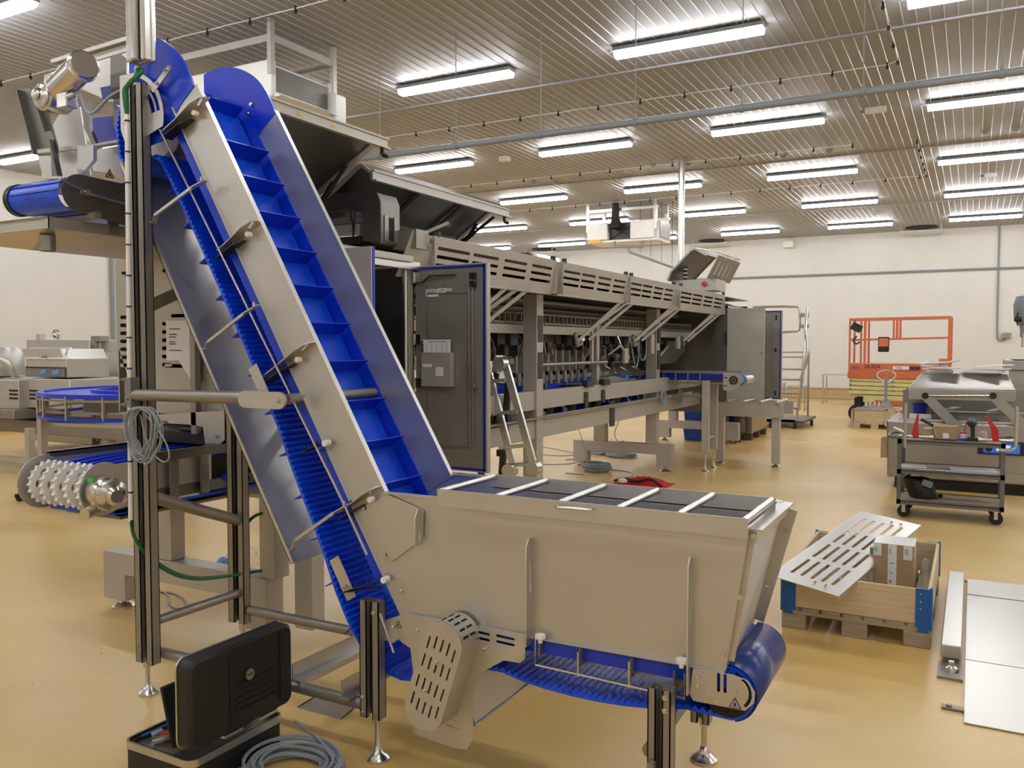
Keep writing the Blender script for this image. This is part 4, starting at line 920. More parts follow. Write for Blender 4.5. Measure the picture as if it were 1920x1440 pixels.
# infeed hopper plates above
def yq(m,pts,y,t=.006): return xplate(m,xz(pts,y),y,t)
m=MB(); yq(m,[(35,169),(58,165),(97,290),(68,290)],2.9,.03); m.bar(Y(38,170,2.89),Y(70,290,2.89),.01,.05,(0,1,0)); yq(m,[(58,165),(75,160),(112,285),(97,290)],2.93); obj('hopper_flap',m,DARKST,dc)
m=MB(); yq(m,[(70,290),(110,215),(150,200),(170,330),(130,335),(80,330)],3.05); yq(m,[(78,285),(145,285),(145,335),(78,335)],3.0,.05); obj('hopper_side',m,STEEL,dc)
m=MB(); yq(m,[(113,122),(250,78),(262,190),(205,190),(115,150)],3.1); m.bar(Y(105,118,2.9),Y(250,74,2.9),.06,.02); m.bar(Y(110,128,2.9),Y(250,86,2.9),.01,.04); obj('hopper_back',m,STEEL,dc)
m=MB(); yq(m,[(207,108),(222,100),(236,110),(236,140),(225,148),(225,165),(215,178),(207,168)],2.72,.008); e=obj('bracket',m,DARKST,dc)
m=MB(); m.cyl(Y(238,118,2.73),Y(238,145,2.73),.01,n=8); obj('bracket_pin',m,BRIGHT,e)
m=MB(); yq(m,[(213,165),(224,163),(224,230),(238,262),(234,270),(222,258),(213,235)],2.70,.006); obj('bracket',m,DARKST,dc)
m=MB(); yq(m,[(155,190),(166,190),(168,240),(182,275),(176,280),(163,250),(157,240)],2.85,.02); obj('bracket',m,DARKST,dc)
m=MB(); yq(m,[(84,247),(96,245),(108,278),(110,330),(97,330),(95,285)],2.75,.006); m.bar(Y(97,262,2.74),Y(112,330,2.74),.004,.03,(0,1,0)); obj('bracket',m,DARKST,dc)
m=MB(); yq(m,[(188,164),(245,153),(262,190),(245,186),(192,186)],3.06); yq(m,[(168,222),(245,214),(300,250),(300,290),(245,268),(190,277),(170,262)],2.95,.006); obj('chute',m,BLUED,dc)
m=MB(); m.bar(Y(160,278,2.8),Y(248,262,2.95),.06,.012); obj('hopper_ledge',m,STEEL,dc)
m=MB(); yq(m,[(160,284),(248,268),(300,330),(240,330),(175,320)],2.92); obj('hopper_floor',m,STEEL,dc)
m=MB(); m.bar(Y(72,285,2.8),Y(170,275,2.95),.03,.02); obj('hopper_ledge',m,STEEL,dc)
m=MB(); yq(m,[(145,275),(175,272),(175,300),(158,320),(145,315)],2.78,.02); obj('hopper_floor',m,STEEL,dc)
# ---- polished duct from the ceiling with its green cables
m=MB(); 
for x,y,w_ in((-3.14,2.42,.032),(-3.105,2.41,.034),(-3.068,2.43,.028)): m.box(x-w_/2,x+w_/2,y-.02,y+.03,2.79,HZ)
m.box(-3.165,-3.05,2.44,2.47,2.79,HZ)
single('cable_duct',m,BRIGHT,'polished steel cable duct dropping from the ceiling beside the blue head plates','cable duct',bevel=.008)
gc=thing('cable_bundle','green cables in a white conduit running down the tall incline conveyor post','cable',(-3.30,2.5,0))
m=MB()
for k in range(3):
    dx=k*.012
    m.tube(smoothp([Y(268-k*4,128,2.44),Y(262-k*3,142,2.43),Y(246,150+k*3,2.43),Y(236-k*2,165,2.44),Y(238-k*2,190,2.45),Y(238,216,2.46)],2),.009,8)
obj('green_cable',m,GREEN,gc)
m=MB()
for k in range(2): m.tube(smoothp([Y(246,975,2.46),Y(250,1010,2.46),Y(290,1055+k*4,2.56),Y(350,1085+k*3,2.75),Y(420,1082,3.0),Y(490,1070,3.25)],2),.008,8)
obj('green_cable',m,GREEN,gc)
m=MB(); m.tube([Y(238,214,2.46),Y(245,978,2.46)],.010,10); cdt=obj('conduit',m,WHITEP,gc)
for k in range(13):
    a=Y(238.5+k*.53,228+k*58,2.46); m=MB(); m.cyl(a,a+Vector((0,0,.006)),.0125,n=10); m.cyl(a,a+Vector((.016,-.006,0)),.0018,n=5); obj('cable_tie',m,BLUED if k%3 else BLACK,cdt)
m=MB(); a=Y(272,960,3.2); m.tube(smoothp([Y(460,985,3.2),Y(475,968,3.2),Y(492,962,3.25)],2),.009,6); single('cable',m,GREEN,'short green cable curving behind the tall legs, at the machine base','cable')
# ---- lower conveyor with white sprockets
lc=thing('sprocket_conveyor','low blue belt conveyor with white toothed sprockets bared at its end','conveyor',(-3.95,3.2,.7))
sx0,sx1,sy,sz,sr=-4.15,-3.73,2.64,.905,.115
m=MB(); yplate(m,[(sy+.135*math.cos(a),sz+.135*math.sin(a)) for a in [math.radians(60+k*15) for k in range(17)]]+[(3.3,.84),(3.3,1.02)],sx0-.03,.006); obj('end_plate',m,STEEL,lc)
m=MB(); yplate(m,[(sy+.13*math.cos(a),sz+.13*math.sin(a)) for a in [math.radians(60+k*15) for k in range(17)]]+[(3.3,.84),(3.3,1.02)],sx1+.03,.006); e2=obj('end_plate',m,STEEL,lc)
for k in range(5):
    x=sx0+.015+k*.095; pts=[]
    for t in range(60):
        a=2*PI*t/60; r_=sr if (t%3)<1 else sr-.013; pts.append((sy+r_*math.cos(a),sz+r_*math.sin(a)))
    hol=[]
    for q in range(6):
        a=2*PI*q/6; hol.append(slot(sy+.065*math.cos(a),sz+.065*math.sin(a),.045,.028,a+PI/2,3))
    hol.append(arc(sy,sz,.022,0,360,10)[:-1])
    m=MB(); yplate(m,pts,x,.022,hol); obj('sprocket',m,WHITEP,lc,smooth=0)
m=MB(); m.box(sx0-.02,sx1+.02,sy-.02,sy+.02,sz-.02,sz+.02); obj('shaft',m,BEAD,lc)
m=MB(); m.box(sx0,sx1,2.85,4.5,.985,1.0); m.box(sx0,sx1,2.66,4.5,.765,.78); m.box(sx0,sx1,2.72,2.80,.755,.79); obj('belt',m,BELT,lc,smooth=0)
for k in range(4): m=MB(); m.tube([(sx0+.08+k*.09,2.70,1.0),(sx0+.08+k*.09,2.85,1.012),(sx0+.08+k*.09,4.4,1.012)],.012,6); obj('wear_strip',m,BLUE,lc)
m=MB(); m.box(sx0-.06,sx0-.03,2.68,4.5,.99,1.05); m.box(sx0-.09,sx0-.03,2.68,4.5,1.045,1.05); obj('guide_rail',m,DARKST,lc)
m=MB(); m.box(sx1+.02,sx1+.05,2.85,4.5,1.0,1.055); m.box(sx1+.02,sx1+.08,2.85,4.5,1.05,1.055); obj('guide_rail',m,DARKST,lc)
m=MB(); m.box(sx0,sx1,2.75,4.2,.73,.745); m.box(sx1+.02,sx1+.04,2.9,4.5,.80,.86); obj('lower_frame',m,DARKST,lc)
for y in(3.0,3.2,3.42): m=MB(); m.box(sx1+.06,sx1+.075,y,y+.05,.80,1.0); obj('bracket',m,BEAD,lc)
m=MB(); m.lathe((-3.67,2.60,.90),[(.05,0),(.075,.01),(.08,.03),(.08,.10),(.07,.11),(.07,.16),(.045,.17),(.045,.185),(.03,.20)],22,(1,-.25,0)); m.cyl((-3.62,2.55,.83),(-3.60,2.47,.82),.028,n=12); e=obj('gearmotor',m,BRIGHT,lc)
m=MB(); m.box(-3.62,-3.58,2.50,2.505,.965,.985); obj('green_label',m,mat('green sticker','39c04a',.5),e)
m=MB(); m.cyl((-3.60,3.3,.88),(-3.42,3.3,.885),.02,n=12); m.cyl((-3.53,3.3,.882),(-3.49,3.3,.882),.034,n=12); obj('blue_coupling',m,BLUED,lc)
# film roll unit above it
fu=thing('film_roll_holder','black film roll unit behind a grey steel plate, over the low conveyor','machine part',(-3.9,3.4,1.05))
m=MB(); yq(m,[(283,778),(420,770),(420,825),(410,835),(385,833),(380,800),(283,785)],3.33); bolt(m,Y(407,818,3.33),(0,-1,0),.012,.01); obj('mounting_plate',m,STEEL,fu)
m=MB(); m.cyl((-4.2,3.42,1.09),(-3.82,3.42,1.09),.05,n=20); m.box(-4.2,-3.8,3.36,3.5,1.04,1.10); m.cyl((-4.0,3.36,1.12),(-3.86,3.36,1.12),.015,n=10); obj('film_roll',m,BLACK,fu)
m=MB(); m.tube([Y(430,790,3.3),Y(432,930,3.3)],.006,6); m.tube([Y(436,790,3.3),Y(437,930,3.3)],.005,6); obj('cable_pair',m,CABLE,fu)
# clipboard and papers on the end panel
cbp=thing('clipboard_papers','white printed sheet clipped on the cabinet end, with a folded corner sheet below','paper',(-4.0,3.38,1.4))
m=MB(); yq(m,[(311,604),(355,606),(371,650),(373,676),(312,676)],3.375,.002); p1_=obj('sheet',m,PAPER,cbp,smooth=0)
m=MB(); yq(m,[(335,676),(375,676),(374,708),(366,726)],3.38,.002); obj('sheet',m,PAPER,cbp,smooth=0)
m=MB(); yq(m,[(310,601),(352,601),(352,605),(310,605)],3.372,.004); obj('clip_strip',m,WHITEP,cbp)
for a,b,w_ in((317,617,20),(317,627,14),(317,632,12),(317,641,11),(317,645,12),(317,657,24)): 
    m=MB(); A=Y(a,b,3.3735);B=Y(a+w_,b,3.3735); m.box(A.x,B.x,3.3735,3.3745,A.z-.003,A.z+.003); obj('print_line',m,INK,p1_)
# ---- curved blue conveyor beyond
cv=thing('curved_conveyor','blue edged curved conveyor on steel legs, left of the tall post','conveyor',(-7.4,5.9,0))
cxx,cyy,cr=-7.42,6.0,1.12
def ringm(r0,r1,z0,z1,a0=160,a1=380,n=30):
    m=MB(); vs=[];fs=[]
    for k in range(n+1):
        a=math.radians(a0+(a1-a0)*k/n); c,s=math.cos(a),math.sin(a)
        for r,z in((r0,z0),(r1,z0),(r1,z1),(r0,z1)): vs.append((cxx+c*r,cyy+s*r,z))
    for k in range(n):
        for i in range(4): j=(i+1)%4; fs.append((4*k+i,4*k+j,4*k+4+j,4*k+4+i))
    fs+=[(0,1,2,3),(4*n+3,4*n+2,4*n+1,4*n)]; return m.add(vs,fs)
obj('curved_guide',ringm(cr-.03,cr+.03,1.11,1.15),BLUE,cv,smooth=50)
obj('curved_guide',ringm(cr-.03,cr+.03,.90,.93),BLUE,cv,smooth=50)
obj('curved_belt',ringm(cr-.45,cr-.04,1.12,1.13),BLUE,cv,smooth=50)
obj('curved_guide',ringm(cr-.5,cr-.45,1.11,1.16),BLUE,cv,smooth=50)
obj('curved_rail',ringm(cr-.02,cr,.965,.99),BEAD,cv,smooth=50); obj('curved_rail',ringm(cr+.02,cr+.03,1.08,1.10),BEAD,cv,smooth=50)
obj('inner_skirt',ringm(cr-.40,cr-.38,.93,1.09),DARKST,cv,smooth=50)
for k in range(9):
    a=math.radians(195+k*20); c,s=math.cos(a),math.sin(a); m=MB(); m.box(cxx+c*(cr+.02)-.01,cxx+c*(cr+.02)+.01,cyy+s*(cr+.02)-.01,cyy+s*(cr+.02)+.01,.91,1.13); obj('rail_post',m,ALU,cv)
for x,y,w_ in((-8.30,5.25,.07),(-7.35,6.3,.07),(-6.55,5.3,.06),(-7.0,7.0,.06),(-6.2,6.5,.06)):
    m=MB(); m.box(x-w_/2,x+w_/2,y-w_/2,y+w_/2,.10 if x<-8 else .03,1.10); obj('leg',m,STEELP,cv)
m=MB(); m.box(-8.55,-7.2,5.15,5.25,.06,.10); sk=obj('base_bar',m,STEELP,cv)
for x in(-8.6,-8.0): m=MB(); m.cyl((x,5.16,.04),(x,5.20,.04),.04,n=16); m.box(x-.02,x+.02,5.14,5.22,.04,.075); obj('castor',m,BLACKS,sk)
m=MB(); m.bar((-8.2,5.3,.80),(-6.4,5.3,.84),.03,.03); obj('tie_bar',m,ALU,cv)
m=MB(); m.hexa([(-7.3,5.3,1.14),(-6.2,5.2,1.28),(-6.2,5.4,1.28),(-7.3,5.5,1.14)],[(-7.3,5.3,1.10),(-6.2,5.2,1.24),(-6.2,5.4,1.24),(-7.3,5.5,1.10)]); obj('infeed_slope',m,BLUE,cv)
# ---- slicing machine at far left
sl=thing('slicing_machine','steel slicing machine with raised bright hood and yellow warning sign, far left','machine',(-10.8,7,0))
m=MB(); m.box(-12.6,-9.85,6.6,7.5,.80,1.18); m.box(-12.6,-10.75,6.5,7.5,.78,1.16); b=obj('body',m,STEEL,sl,bevel=.01)
m=MB()
for gx in(-10.95,-10.68,-10.42,-9.95+.0):
    for r_ in range(3):
        c=(gx+.1,1.02-r_*.05); m.box(c[0]-.1,c[0]+.08,6.495 if gx<-10.7 else 6.595,6.6,c[1]-.012,c[1]+.012)
tag(obj('vent_slots',m,HOLE,b),kind='stuff')
m=MB(); xplate(m,[(-10.78,1.20),(-9.94,1.20),(-9.94,1.44),(-9.99,1.46),(-10.05,1.56),(-10.86,1.56),(-10.78,1.44)],6.62,.6); h=obj('hood',m,STEEL,sl,bevel=.01)
m=MB(); m.hexa([(-10.78,6.60,1.43),(-9.92,6.60,1.43),(-9.92,6.61,1.43),(-10.78,6.61,1.43)],[(-10.86,6.72,1.58),(-10.0,6.72,1.58),(-10.0,6.74,1.58),(-10.86,6.74,1.58)]); hf=obj('hood_front',m,BRIGHT,h)
warn(hf,(-10.42,6.60,1.47),(1,0,0),(0,.12,.15),.14,True,ORANGE,BRIGHT)
m=MB(); m.box(-10.76,-9.96,6.59,6.61,1.21,1.31); obj('window',m,GLASSP,h)
for x in(-10.45,-10.2): m=MB(); m.cyl((x,6.62,1.25),(x+.14,6.62,1.27),.03,n=12); obj('blue_handle',m,mat('light blue plastic','5a9fd6',.4),h)
m=MB(); m.box(-10.78,-9.94,6.615,6.62,1.2,1.33); obj('window_recess',m,MIDD,h)
m=MB(); m.lathe((-11.6,6.7,1.2),[(.35,0),(.35,.3),(.3,.38),(.1,.39)],30); m.tube(smoothp([(-11.0,6.6,1.2),(-11.0,6.55,1.35),(-11.12,6.5,1.42)],2),.04,10); obj('drum',m,STEEL,sl)
m=MB(); m.box(-12.6,-10.7,6.4,7.2,.66,.78); m.box(-12.6,-9.0,6.7,7.4,.45,.62); e=obj('trough',m,BEAD,sl,bevel=.01)
m=MB(); m.tube([(-11.2,6.4,.72),(-11.2,6.37,.72),(-10.95,6.37,.72),(-10.95,6.4,.72)],.01,6); obj('handle',m,BRIGHT,e)
for x,y in((-11.3,6.3),(-10.05,6.2),(-9.5,7.2),(-9.0,7.2),(-8.5,7.2)):
    m=MB(); m.box(x-.04,x+.04,y-.04,y+.04,.16,.6); l=obj('leg',m,STEELP,sl); foot(x,y,.17,l,.07,.014)
m=MB(); m.box(-11.4,-10.0,6.2,6.26,.16,.22); obj('leg_tie',m,STEELP,sl)
m=MB(); m.cyl((-9.4,6.8,.25),(-9.4,6.8,.5),.09,n=14); m.box(-9.55,-9.25,6.7,6.9,.2,.3); obj('drain_valve',m,BEAD,sl)
cb2=thing('steel_cabinet','tall brushed steel cabinet with round port standing behind the slicing machine','cabinet',(-12.2,8.3,0))
m=MB(); m.box(-13.0,-11.45,8.0,8.8,.12,1.69); b=obj('body',m,STEEL,cb2,bevel=.01)
m=MB(); m.ring((-12.1,7.97,1.45),(-12.1,8.0,1.45),.07,.05); obj('port',m,WHITEP,cb2)
m=MB(); m.lathe((-12.35,8.1,1.69),[(.02,0),(.02,.04),(.06,.05)],10); m.ring((-12.35,8.05,1.78),(-12.35,8.09,1.78),.07,.055); m.box(-12.75,-12.65,8.0,8.1,1.69,1.78); obj('gauge',m,BRIGHT,cb2)
warn(b,(-12.2,7.996,1.08),(1,0,0),(0,0,1),.16)
for x in(-12.9,-11.55): m=MB(); m.box(x-.04,x+.04,8.1,8.2,0,.12); obj('leg',m,STEELP,cb2)
cb3=thing('steel_cabinet','steel cabinet with yellow radiation sign, left of the tall slotted end panel','cabinet',(-10.8,8.3,0))
m=MB(); m.box(-11.35,-9.9,8.05,8.8,.12,1.66); b=obj('body',m,STEEL,cb3,bevel=.01)
m=MB(); m.box(-11.12,-9.95,8.02,8.05,.2,1.52); d=obj('door',m,SHEET,cb3,bevel=.004)
m=MB(); m.box(-10.85,-10.6,8.03,8.045,1.58,1.63); obj('name_plate',m,PAPER,cb3)
warn(d,(-10.62,8.018,1.13),(1,0,0),(0,0,1),.2)
m=MB(); m.cyl((-11.28,7.99,.2),(-11.28,7.99,1.68),.03,n=10); m.box(-11.35,-11.15,7.95,8.1,1.66,1.74); obj('hinge_post',m,BEAD,cb3)
for x in(-11.25,-10.0): m=MB(); m.box(x-.04,x+.04,8.1,8.2,0,.12); obj('leg',m,STEELP,cb3)
m=MB(); m.cyl((WX+.05,11.7,0.33),(WX+.05,11.7,HZ),.04,n=10); m.cyl((WX+.05,11.85,.33),(WX+.05,11.85,HZ),.015,n=8)
wc=single('wall_conduit',m,GREYP,'grey vertical conduit on the left wall beside the tall post','pipe')
# ================================================================ under the ceiling
def run(y,x0,x1,label,extra=None):
    t=thing('cable_run',label,'cable',((x0+x1)/2,y,HZ-.05),'ceiling cable runs')
    m=MB(); xs=[]; x=x1
    while x>x0: xs.append(x); x-=.605
    pts=[]
    for i,xx in enumerate(xs): 
        pts.append((xx,y,HZ-.035)); pts.append((xx-.3,y+.005,HZ-.028))
    m.tube(pts,.006,6); obj('cable',m,WHITEP,t)
    if extra:
        q=MB(); q.tube([(xs[0],y,HZ-.035)]+[(xs[0]+.12+ (i%2)*.01,y-.12-i*.6,HZ-.035) for i in range(extra)],.006,6); obj('cable',q,WHITEP,t)
        for i in range(extra): q=MB(); q.lathe((xs[0]+.12,y-.12-i*.6,HZ-.085),[(.012,0),(.02,.02),(.012,.04),(.01,.075)],8); obj('clip',q,BLACKS,t)
    for xx in xs: q=MB(); q.lathe((xx,y,HZ-.085),[(.012,0),(.02,.02),(.012,.04),(.01,.075)],8); obj('clip',q,BLACKS,t)
run(6.34,-11.8,-1.0,'thin white cable with black clips along the ceiling, nearest of the four runs')
run(10.88,-11.2,-.95,'thin white cable with black clips on the ceiling, second run from the camera',4)
run(14.9,-11.5,-1.8,'thin white cable with black clips on the ceiling, third run from the camera')
run(18.25,-11.0,-.98,'thin white cable with black clips on the ceiling, fourth and farthest run',6)
hp_=thing('suspended_pipe','long grey pipe hung from the ceiling on thin rods across the room','pipe',(-3,7.75,3.7))
m=MB(); m.cyl((-8.5,7.75,3.73),(6.8,7.75,3.73),.033,n=14); obj('pipe',m,GREYP,hp_)
for k in range(14):
    x=-7.93+k*1.01; m=MB(); m.cyl((x,7.75,3.76),(x,7.75,HZ),.0045,n=6); m.ring((x-.015,7.75,3.73),(x+.015,7.75,3.73),.042,.03,14); m.cyl((x,7.75,3.765),(x,7.75,3.80),.012,n=8); obj('hanger_rod',m,GREYP,hp_)
def cooler(x0,x1,y0,y1,z0,z1,label,near):
    t=thing('ceiling_cooler',label,'cooler',((x0+x1)/2,(y0+y1)/2,z0),'white ceiling coolers')
    m=MB(); m.box(x0,x1,y0+.08,y1-.08,z0+.06,z1-.03); b=obj('coil_body',m,WCOAT,t,bevel=.01)
    m=MB()
    for i in range(16): z=z0+.09+i*(z1-z0-.14)/16; m.box(x1-.005,x1+.012,y0+.10,y1-.10,z,z+.008)
    m.box(x1-.01,x1+.002,y0+.10,y1-.1,z0+.08,z1-.05); tag(obj('fin_grille',m,MID,b),kind='stuff')
    for ya,yb in((y0,y0+.08),(y1-.08,y1)):
        m=MB(); yy=ya; m.box(x0-.03,x1+.04 ,ya,yb,z0,z1); obj('end_cover',m,WCOAT,t,bevel=.02)
    m=MB(); m.hexa([(x0,y0+.05,z0+.05),(x1+.05,y0+.05,z0+.05),(x1+.05,y1-.05,z0+.05),(x0,y1-.05,z0+.05)],[(x0,y0+.05,z0),(x1+.12,y0+.05,z0+.01),(x1+.12,y1-.05,z0+.01),(x0,y1-.05,z0)]); obj('drip_tray',m,WCOAT,t)
    f=MB()
    for x in(x0+.1,x1-.0):
        for y in(y0+.02,y1-.02): f=MB(); f.box(x-.0,x+.05,y-.03,y+.03,z1-.15,HZ); obj('hanger_post',f,STEELP,t)
    for y in(y0+.02,y1-.02): f=MB(); f.box(x0+.1,x1+.03,y-.01,y+.01,HZ-.22,HZ-.15); obj('hanger_rail',f,STEELP,t)
    f=MB(); f.box(x1+.02,x1+.04,y0,y1,HZ-.22,HZ-.15); obj('hanger_rail',f,STEELP,t)
    return t
ck=cooler(-8.0,-6.33,6.46,7.45,4.12,4.50,'white ceiling cooler right behind the blue head plates',True)
m=MB(); m.box(-6.30,-6.22,7.35,7.55,3.98,4.38); obj('end_box',m,WCOAT,ck,bevel=.02)
c2=thing('ceiling_cooler','white ceiling cooler with black fan duct, over the far half of the packing line','cooler',(-7,18.9,3.9),'white ceiling coolers')
def cz(a,b,y=18.45): p=Y(a,b,y); return p.x,p.z
x0,zt=cz(1100,414); x1,zb=cz(1232,452); xm0,_=cz(1140,420); xm1,_=cz(1182,420)
for a,b,za,zc in((1100,1139,418,452),(1181,1226,411,448)):
    X0,Z0=cz(a,zc);X1,Z1=cz(b,za); m=MB(); m.box(X0,X1,18.45,18.6,Z0,Z1); obj('end_cover',m,WCOAT,c2,bevel=.02)
X0,Z0=cz(1136,456);X1,Z1=cz(1186,414); m=MB(); m.box(X0,X1,18.6,19.3,Z0+.06,Z1); obj('coil_body',m,MIDD,c2)
for s in(-1,1): m=MB(); m.bar((X0 if s<0 else X1,18.58,Z0+.08),(X1 if s<0 else X0,18.58,Z1-.05),.02,.015,(0,1,0)); obj('grille_wire',m,BLACKS,c2)
X2,Z2=cz(1232,452); m=MB(); m.box(x0,X2,18.5,19.4,Z0+.02,Z0+.07); obj('drip_tray',m,WCOAT,c2)
m=MB(); m.box(X2-.0,X2+.03,18.6,19.3,Z0+.1,Z1); obj('fin_grille',m,MID,c2)
m=MB(); m.box(X1,X2,18.6,19.35,Z0+.06,Z1); obj('housing',m,WCOAT,c2)
for a in(1103,1133,1229,1250):
    yy=18.5 if a in(1103,1229) else 19.35; c=Y(a,400,yy); m=MB(); m.box(c.x-.035,c.x+.035,yy-.03,yy+.03,Z1-.2,HZ); obj('hanger_post',m,ALU,c2)
for z,y in((HZ-.13,18.5),(HZ-.3,19.35)): m=MB(); m.box(x0,X2,y-.02,y+.02,z-.06,z); obj('hanger_rail',m,ALU,c2)
m=MB(); c=Y(1157,395,18.5); m.cyl((c.x,18.4,c.z+.25),(c.x,18.4,c.z-.2),.07,.09,n=14); m.cyl((c.x,18.42,c.z-.2),(c.x,18.42,c.z-.42),.1,.15,n=14); obj('fan_duct',m,BLACKS,c2)
X0,Z0=cz(1105,457);X1,Z1=cz(1126,453); m=MB(); m.box(X0,X1,18.44,18.45,Z0,Z1+.04); obj('yellow_label',m,YEL,c2)
m=MB(); a=Y(1153,462,18.5);b=Y(1205,462,18.5); m.tube([a+Vector((0,0,.12)),a,b,b+Vector((0,0,.12))],.035,8); m.tube([(a+b)/2,(a+b)/2+Vector((0,0,-.12)),Y(1275,506,19.0)],.03,8); obj('drain_pipe',m,GREYP,c2)
for k in range(5): q=Y(1200+k*20,474+k*8,18.8); m=MB(); m.cyl(q,(q.x,q.y,HZ),.005,n=5); obj('hanger_wire',m,BLACKS,c2)
cp=thing('ceiling_pole','steel service pole with round ceiling flange, standing on the far machine end','pole',(-4.62,14.8,2.7))
m=MB(); m.cyl((-4.62,14.8,2.4),(-4.62,14.8,HZ),.055,n=16); obj('pole',m,BRIGHT,cp); m=MB(); m.cyl((-4.62,14.8,HZ-.02),(-4.62,14.8,HZ),.19,n=24); obj('flange',m,BEAD,cp)
m=MB(); m.tube(smoothp([(-4.62,14.75,2.62),(-4.75,14.5,2.5),(-4.9,14.0,2.42)],2),.02,6); obj('blue_hose',m,mat('blue hose','3c63b8',.4),cp)
for (a,b,c,d,lab) in((1612,213,1660,203,'white exit lamp on the ceiling left of the open gap between light columns'),(1838,332,1871,322,'small steel lamp housing on the ceiling near the right edge')):
    p=Z(a,b,HZ-.06);q=Z(c,d,HZ-.06); m=MB(); m.box(p.x+.07,q.x,p.y-.05,p.y+.06,HZ-.07,HZ); t=single('emergency_lamp',m,WHITEP if a<1700 else BRIGHT,lab,'lamp')
    m=MB(); m.cyl((p.x,p.y,HZ-.04),(p.x+.07,p.y,HZ-.04),.02,n=8); obj('gland',m,GREYP,t)
for a,b,lab in((1728,427,'dark round ceiling vent with wire frame near the right light column'),(1336,452,'dark round ceiling vent with wire frame behind the service pole'),(1020,468,'dark round ceiling vent with wire frame above the slotted covers')):
    p=Z(a,b,HZ-.02); t=thing('ceiling_vent',lab,'vent',(p.x,p.y,HZ)); m=MB(); m.cyl((p.x,p.y,HZ-.02),(p.x,p.y,HZ),.42,n=24); obj('vent_disc',m,HOLE,t)
    m=MB(); m.tube([(p.x-.5,p.y-.4,HZ-.15),(p.x+.5,p.y-.4,HZ-.15),(p.x+.5,p.y+.4,HZ-.15),(p.x-.5,p.y+.4,HZ-.15)],.012,6,close=True)
    for sx in(-.5,.5):
        for sy_ in(-.4,.4): m.cyl((p.x+sx,p.y+sy_,HZ-.15),(p.x+sx,p.y+sy_,HZ),.008,n=5)
    obj('wire_frame',m,WHITEP,t)
p=Z(1450,447,HZ-.1); m=MB(); m.box(-5.15,-4.85,26.7,26.99,4.58,4.78); single('junction_box',m,WHITEP,'small white box high on the far wall','box',bevel=.01)
for i,(a,b) in enumerate(((945,297),(1000,342),(1041,344),(1225,311),(1290,310),(1555,285),(1470,295),(1848,250),(1905,244))):
    p=Z(a,b,HZ-.03); m=MB()
    if i==0: m.box(p.x-.07,p.x+.1,p.y-.06,p.y+.06,HZ-.08,HZ); single('sensor_box',m,WHITEP,'small white sensor box on the ceiling left of the fourth light column','sensor')
    else: m.lathe((p.x,p.y,HZ-.05),[(.02,0),(.05,.02),(.06,.05)],12); single('ceiling_nozzle',m,GREYP,'small round nozzle on the ceiling panel, third row area','nozzle','ceiling nozzles')
# far wall services
wp=thing('wall_pipe','long grey pipe running across the far wall with a socket drop','pipe',(-3,WY-.05,3.6))
m=MB(); m.cyl((-8,WY-.06,3.73),(6.9,WY-.06,3.72),.03,n=10); obj('pipe',m,GREYP,wp)
m=MB(); m.tube(smoothp([(.56,WY-.05,HZ),(.56,WY-.05,1.85),(.60,WY-.05,1.74),(.75,WY-.05,1.75),(.78,WY-.05,1.82)],2),.025,8); obj('drop_pipe',m,GREYP,wp)
m=MB(); m.box(.68,.90,WY-.12,WY,1.80,1.95); single('wall_socket',m,MID,'dark grey socket box on the far wall at the right','socket',bevel=.01)
# ================================================================ pallet with collar and its load
def pallet(x0,x1,y0,y1,z,parent,mt=WOODD,axis='x'):
    """blocks along the near edge, stringers and deck"""
    for i,x in enumerate((x0,(x0+x1)/2-.06,x1-.13)):
        for j,y in enumerate((y0,(y0+y1)/2-.06,y1-.13)):
            m=MB(); m.box(x,x+.13,y,y+.13,z+.0,z+.085); obj('block',m,mt,parent,bevel=.003)
    for y in(y0,(y0+y1)/2-.06,y1-.13): m=MB(); m.box(x0,x1,y,y+.13,z+.085,z+.105); obj('stringer',m,mt,parent,bevel=.002)
    n=7; w=(x1-x0)/n
    for k in range(n): m=MB(); m.box(x0+k*w,x0+k*w+w*.86,y0,y1,z+.105,z+.125); obj('deck_board',m,mt,parent,bevel=.002)
px0,px1,py0,py1=-.925,-.165,4.91,6.12
pa=thing('pallet','weathered wooden pallet under the collar with the taped box','pallet',((px0+px1)/2,(py0+py1)/2,0))
pallet(px0,px1,py0,py1,0,pa)
co=thing('pallet_collar','pine pallet collar with blue steel corner hinges, holding a taped cardboard box','pallet collar',((px0+px1)/2,(py0+py1)/2,.126))
for nm,b in(('front',(px0,px1,py0,py0+.018)),('back',(px0,px1,py1-.018,py1)),('left',(px0,px0+.018,py0+.018,py1-.018)),('right',(px1-.018,px1,py0+.018,py1-.018))):
    m=MB(); m.box(*b,.127,.315); obj('side_board',m,WOOD,co,bevel=.002)
HB=mat('blue painted hinge','1f5fa8',.5,.2,noise=.1,nscale=30)
for x,y,sx,sy2 in((px0,py0,1,1),(px1,py0,-1,1),(px0,py1,1,-1),(px1,py1,-1,-1)):
    m=MB(); m.box(x,x+sx*.075,y-sy2*.004,y+sy2*.0,.11,.318); m.box(x-sx*.004,x,y,y+sy2*.06,.11,.318); m.cyl((x,y,.10),(x,y,.325),.008,n=8); m.box(x+sx*.01,x+sx*.06,y-sy2*.005,y,.085,.12)
    h=obj('corner_hinge',m,HB,co)
bolts([(px1-.05,py0-.004,.29),(px1-.05,py0-.004,.25),(px1-.05,py0-.004,.21)],co,r=.004,h=.002)
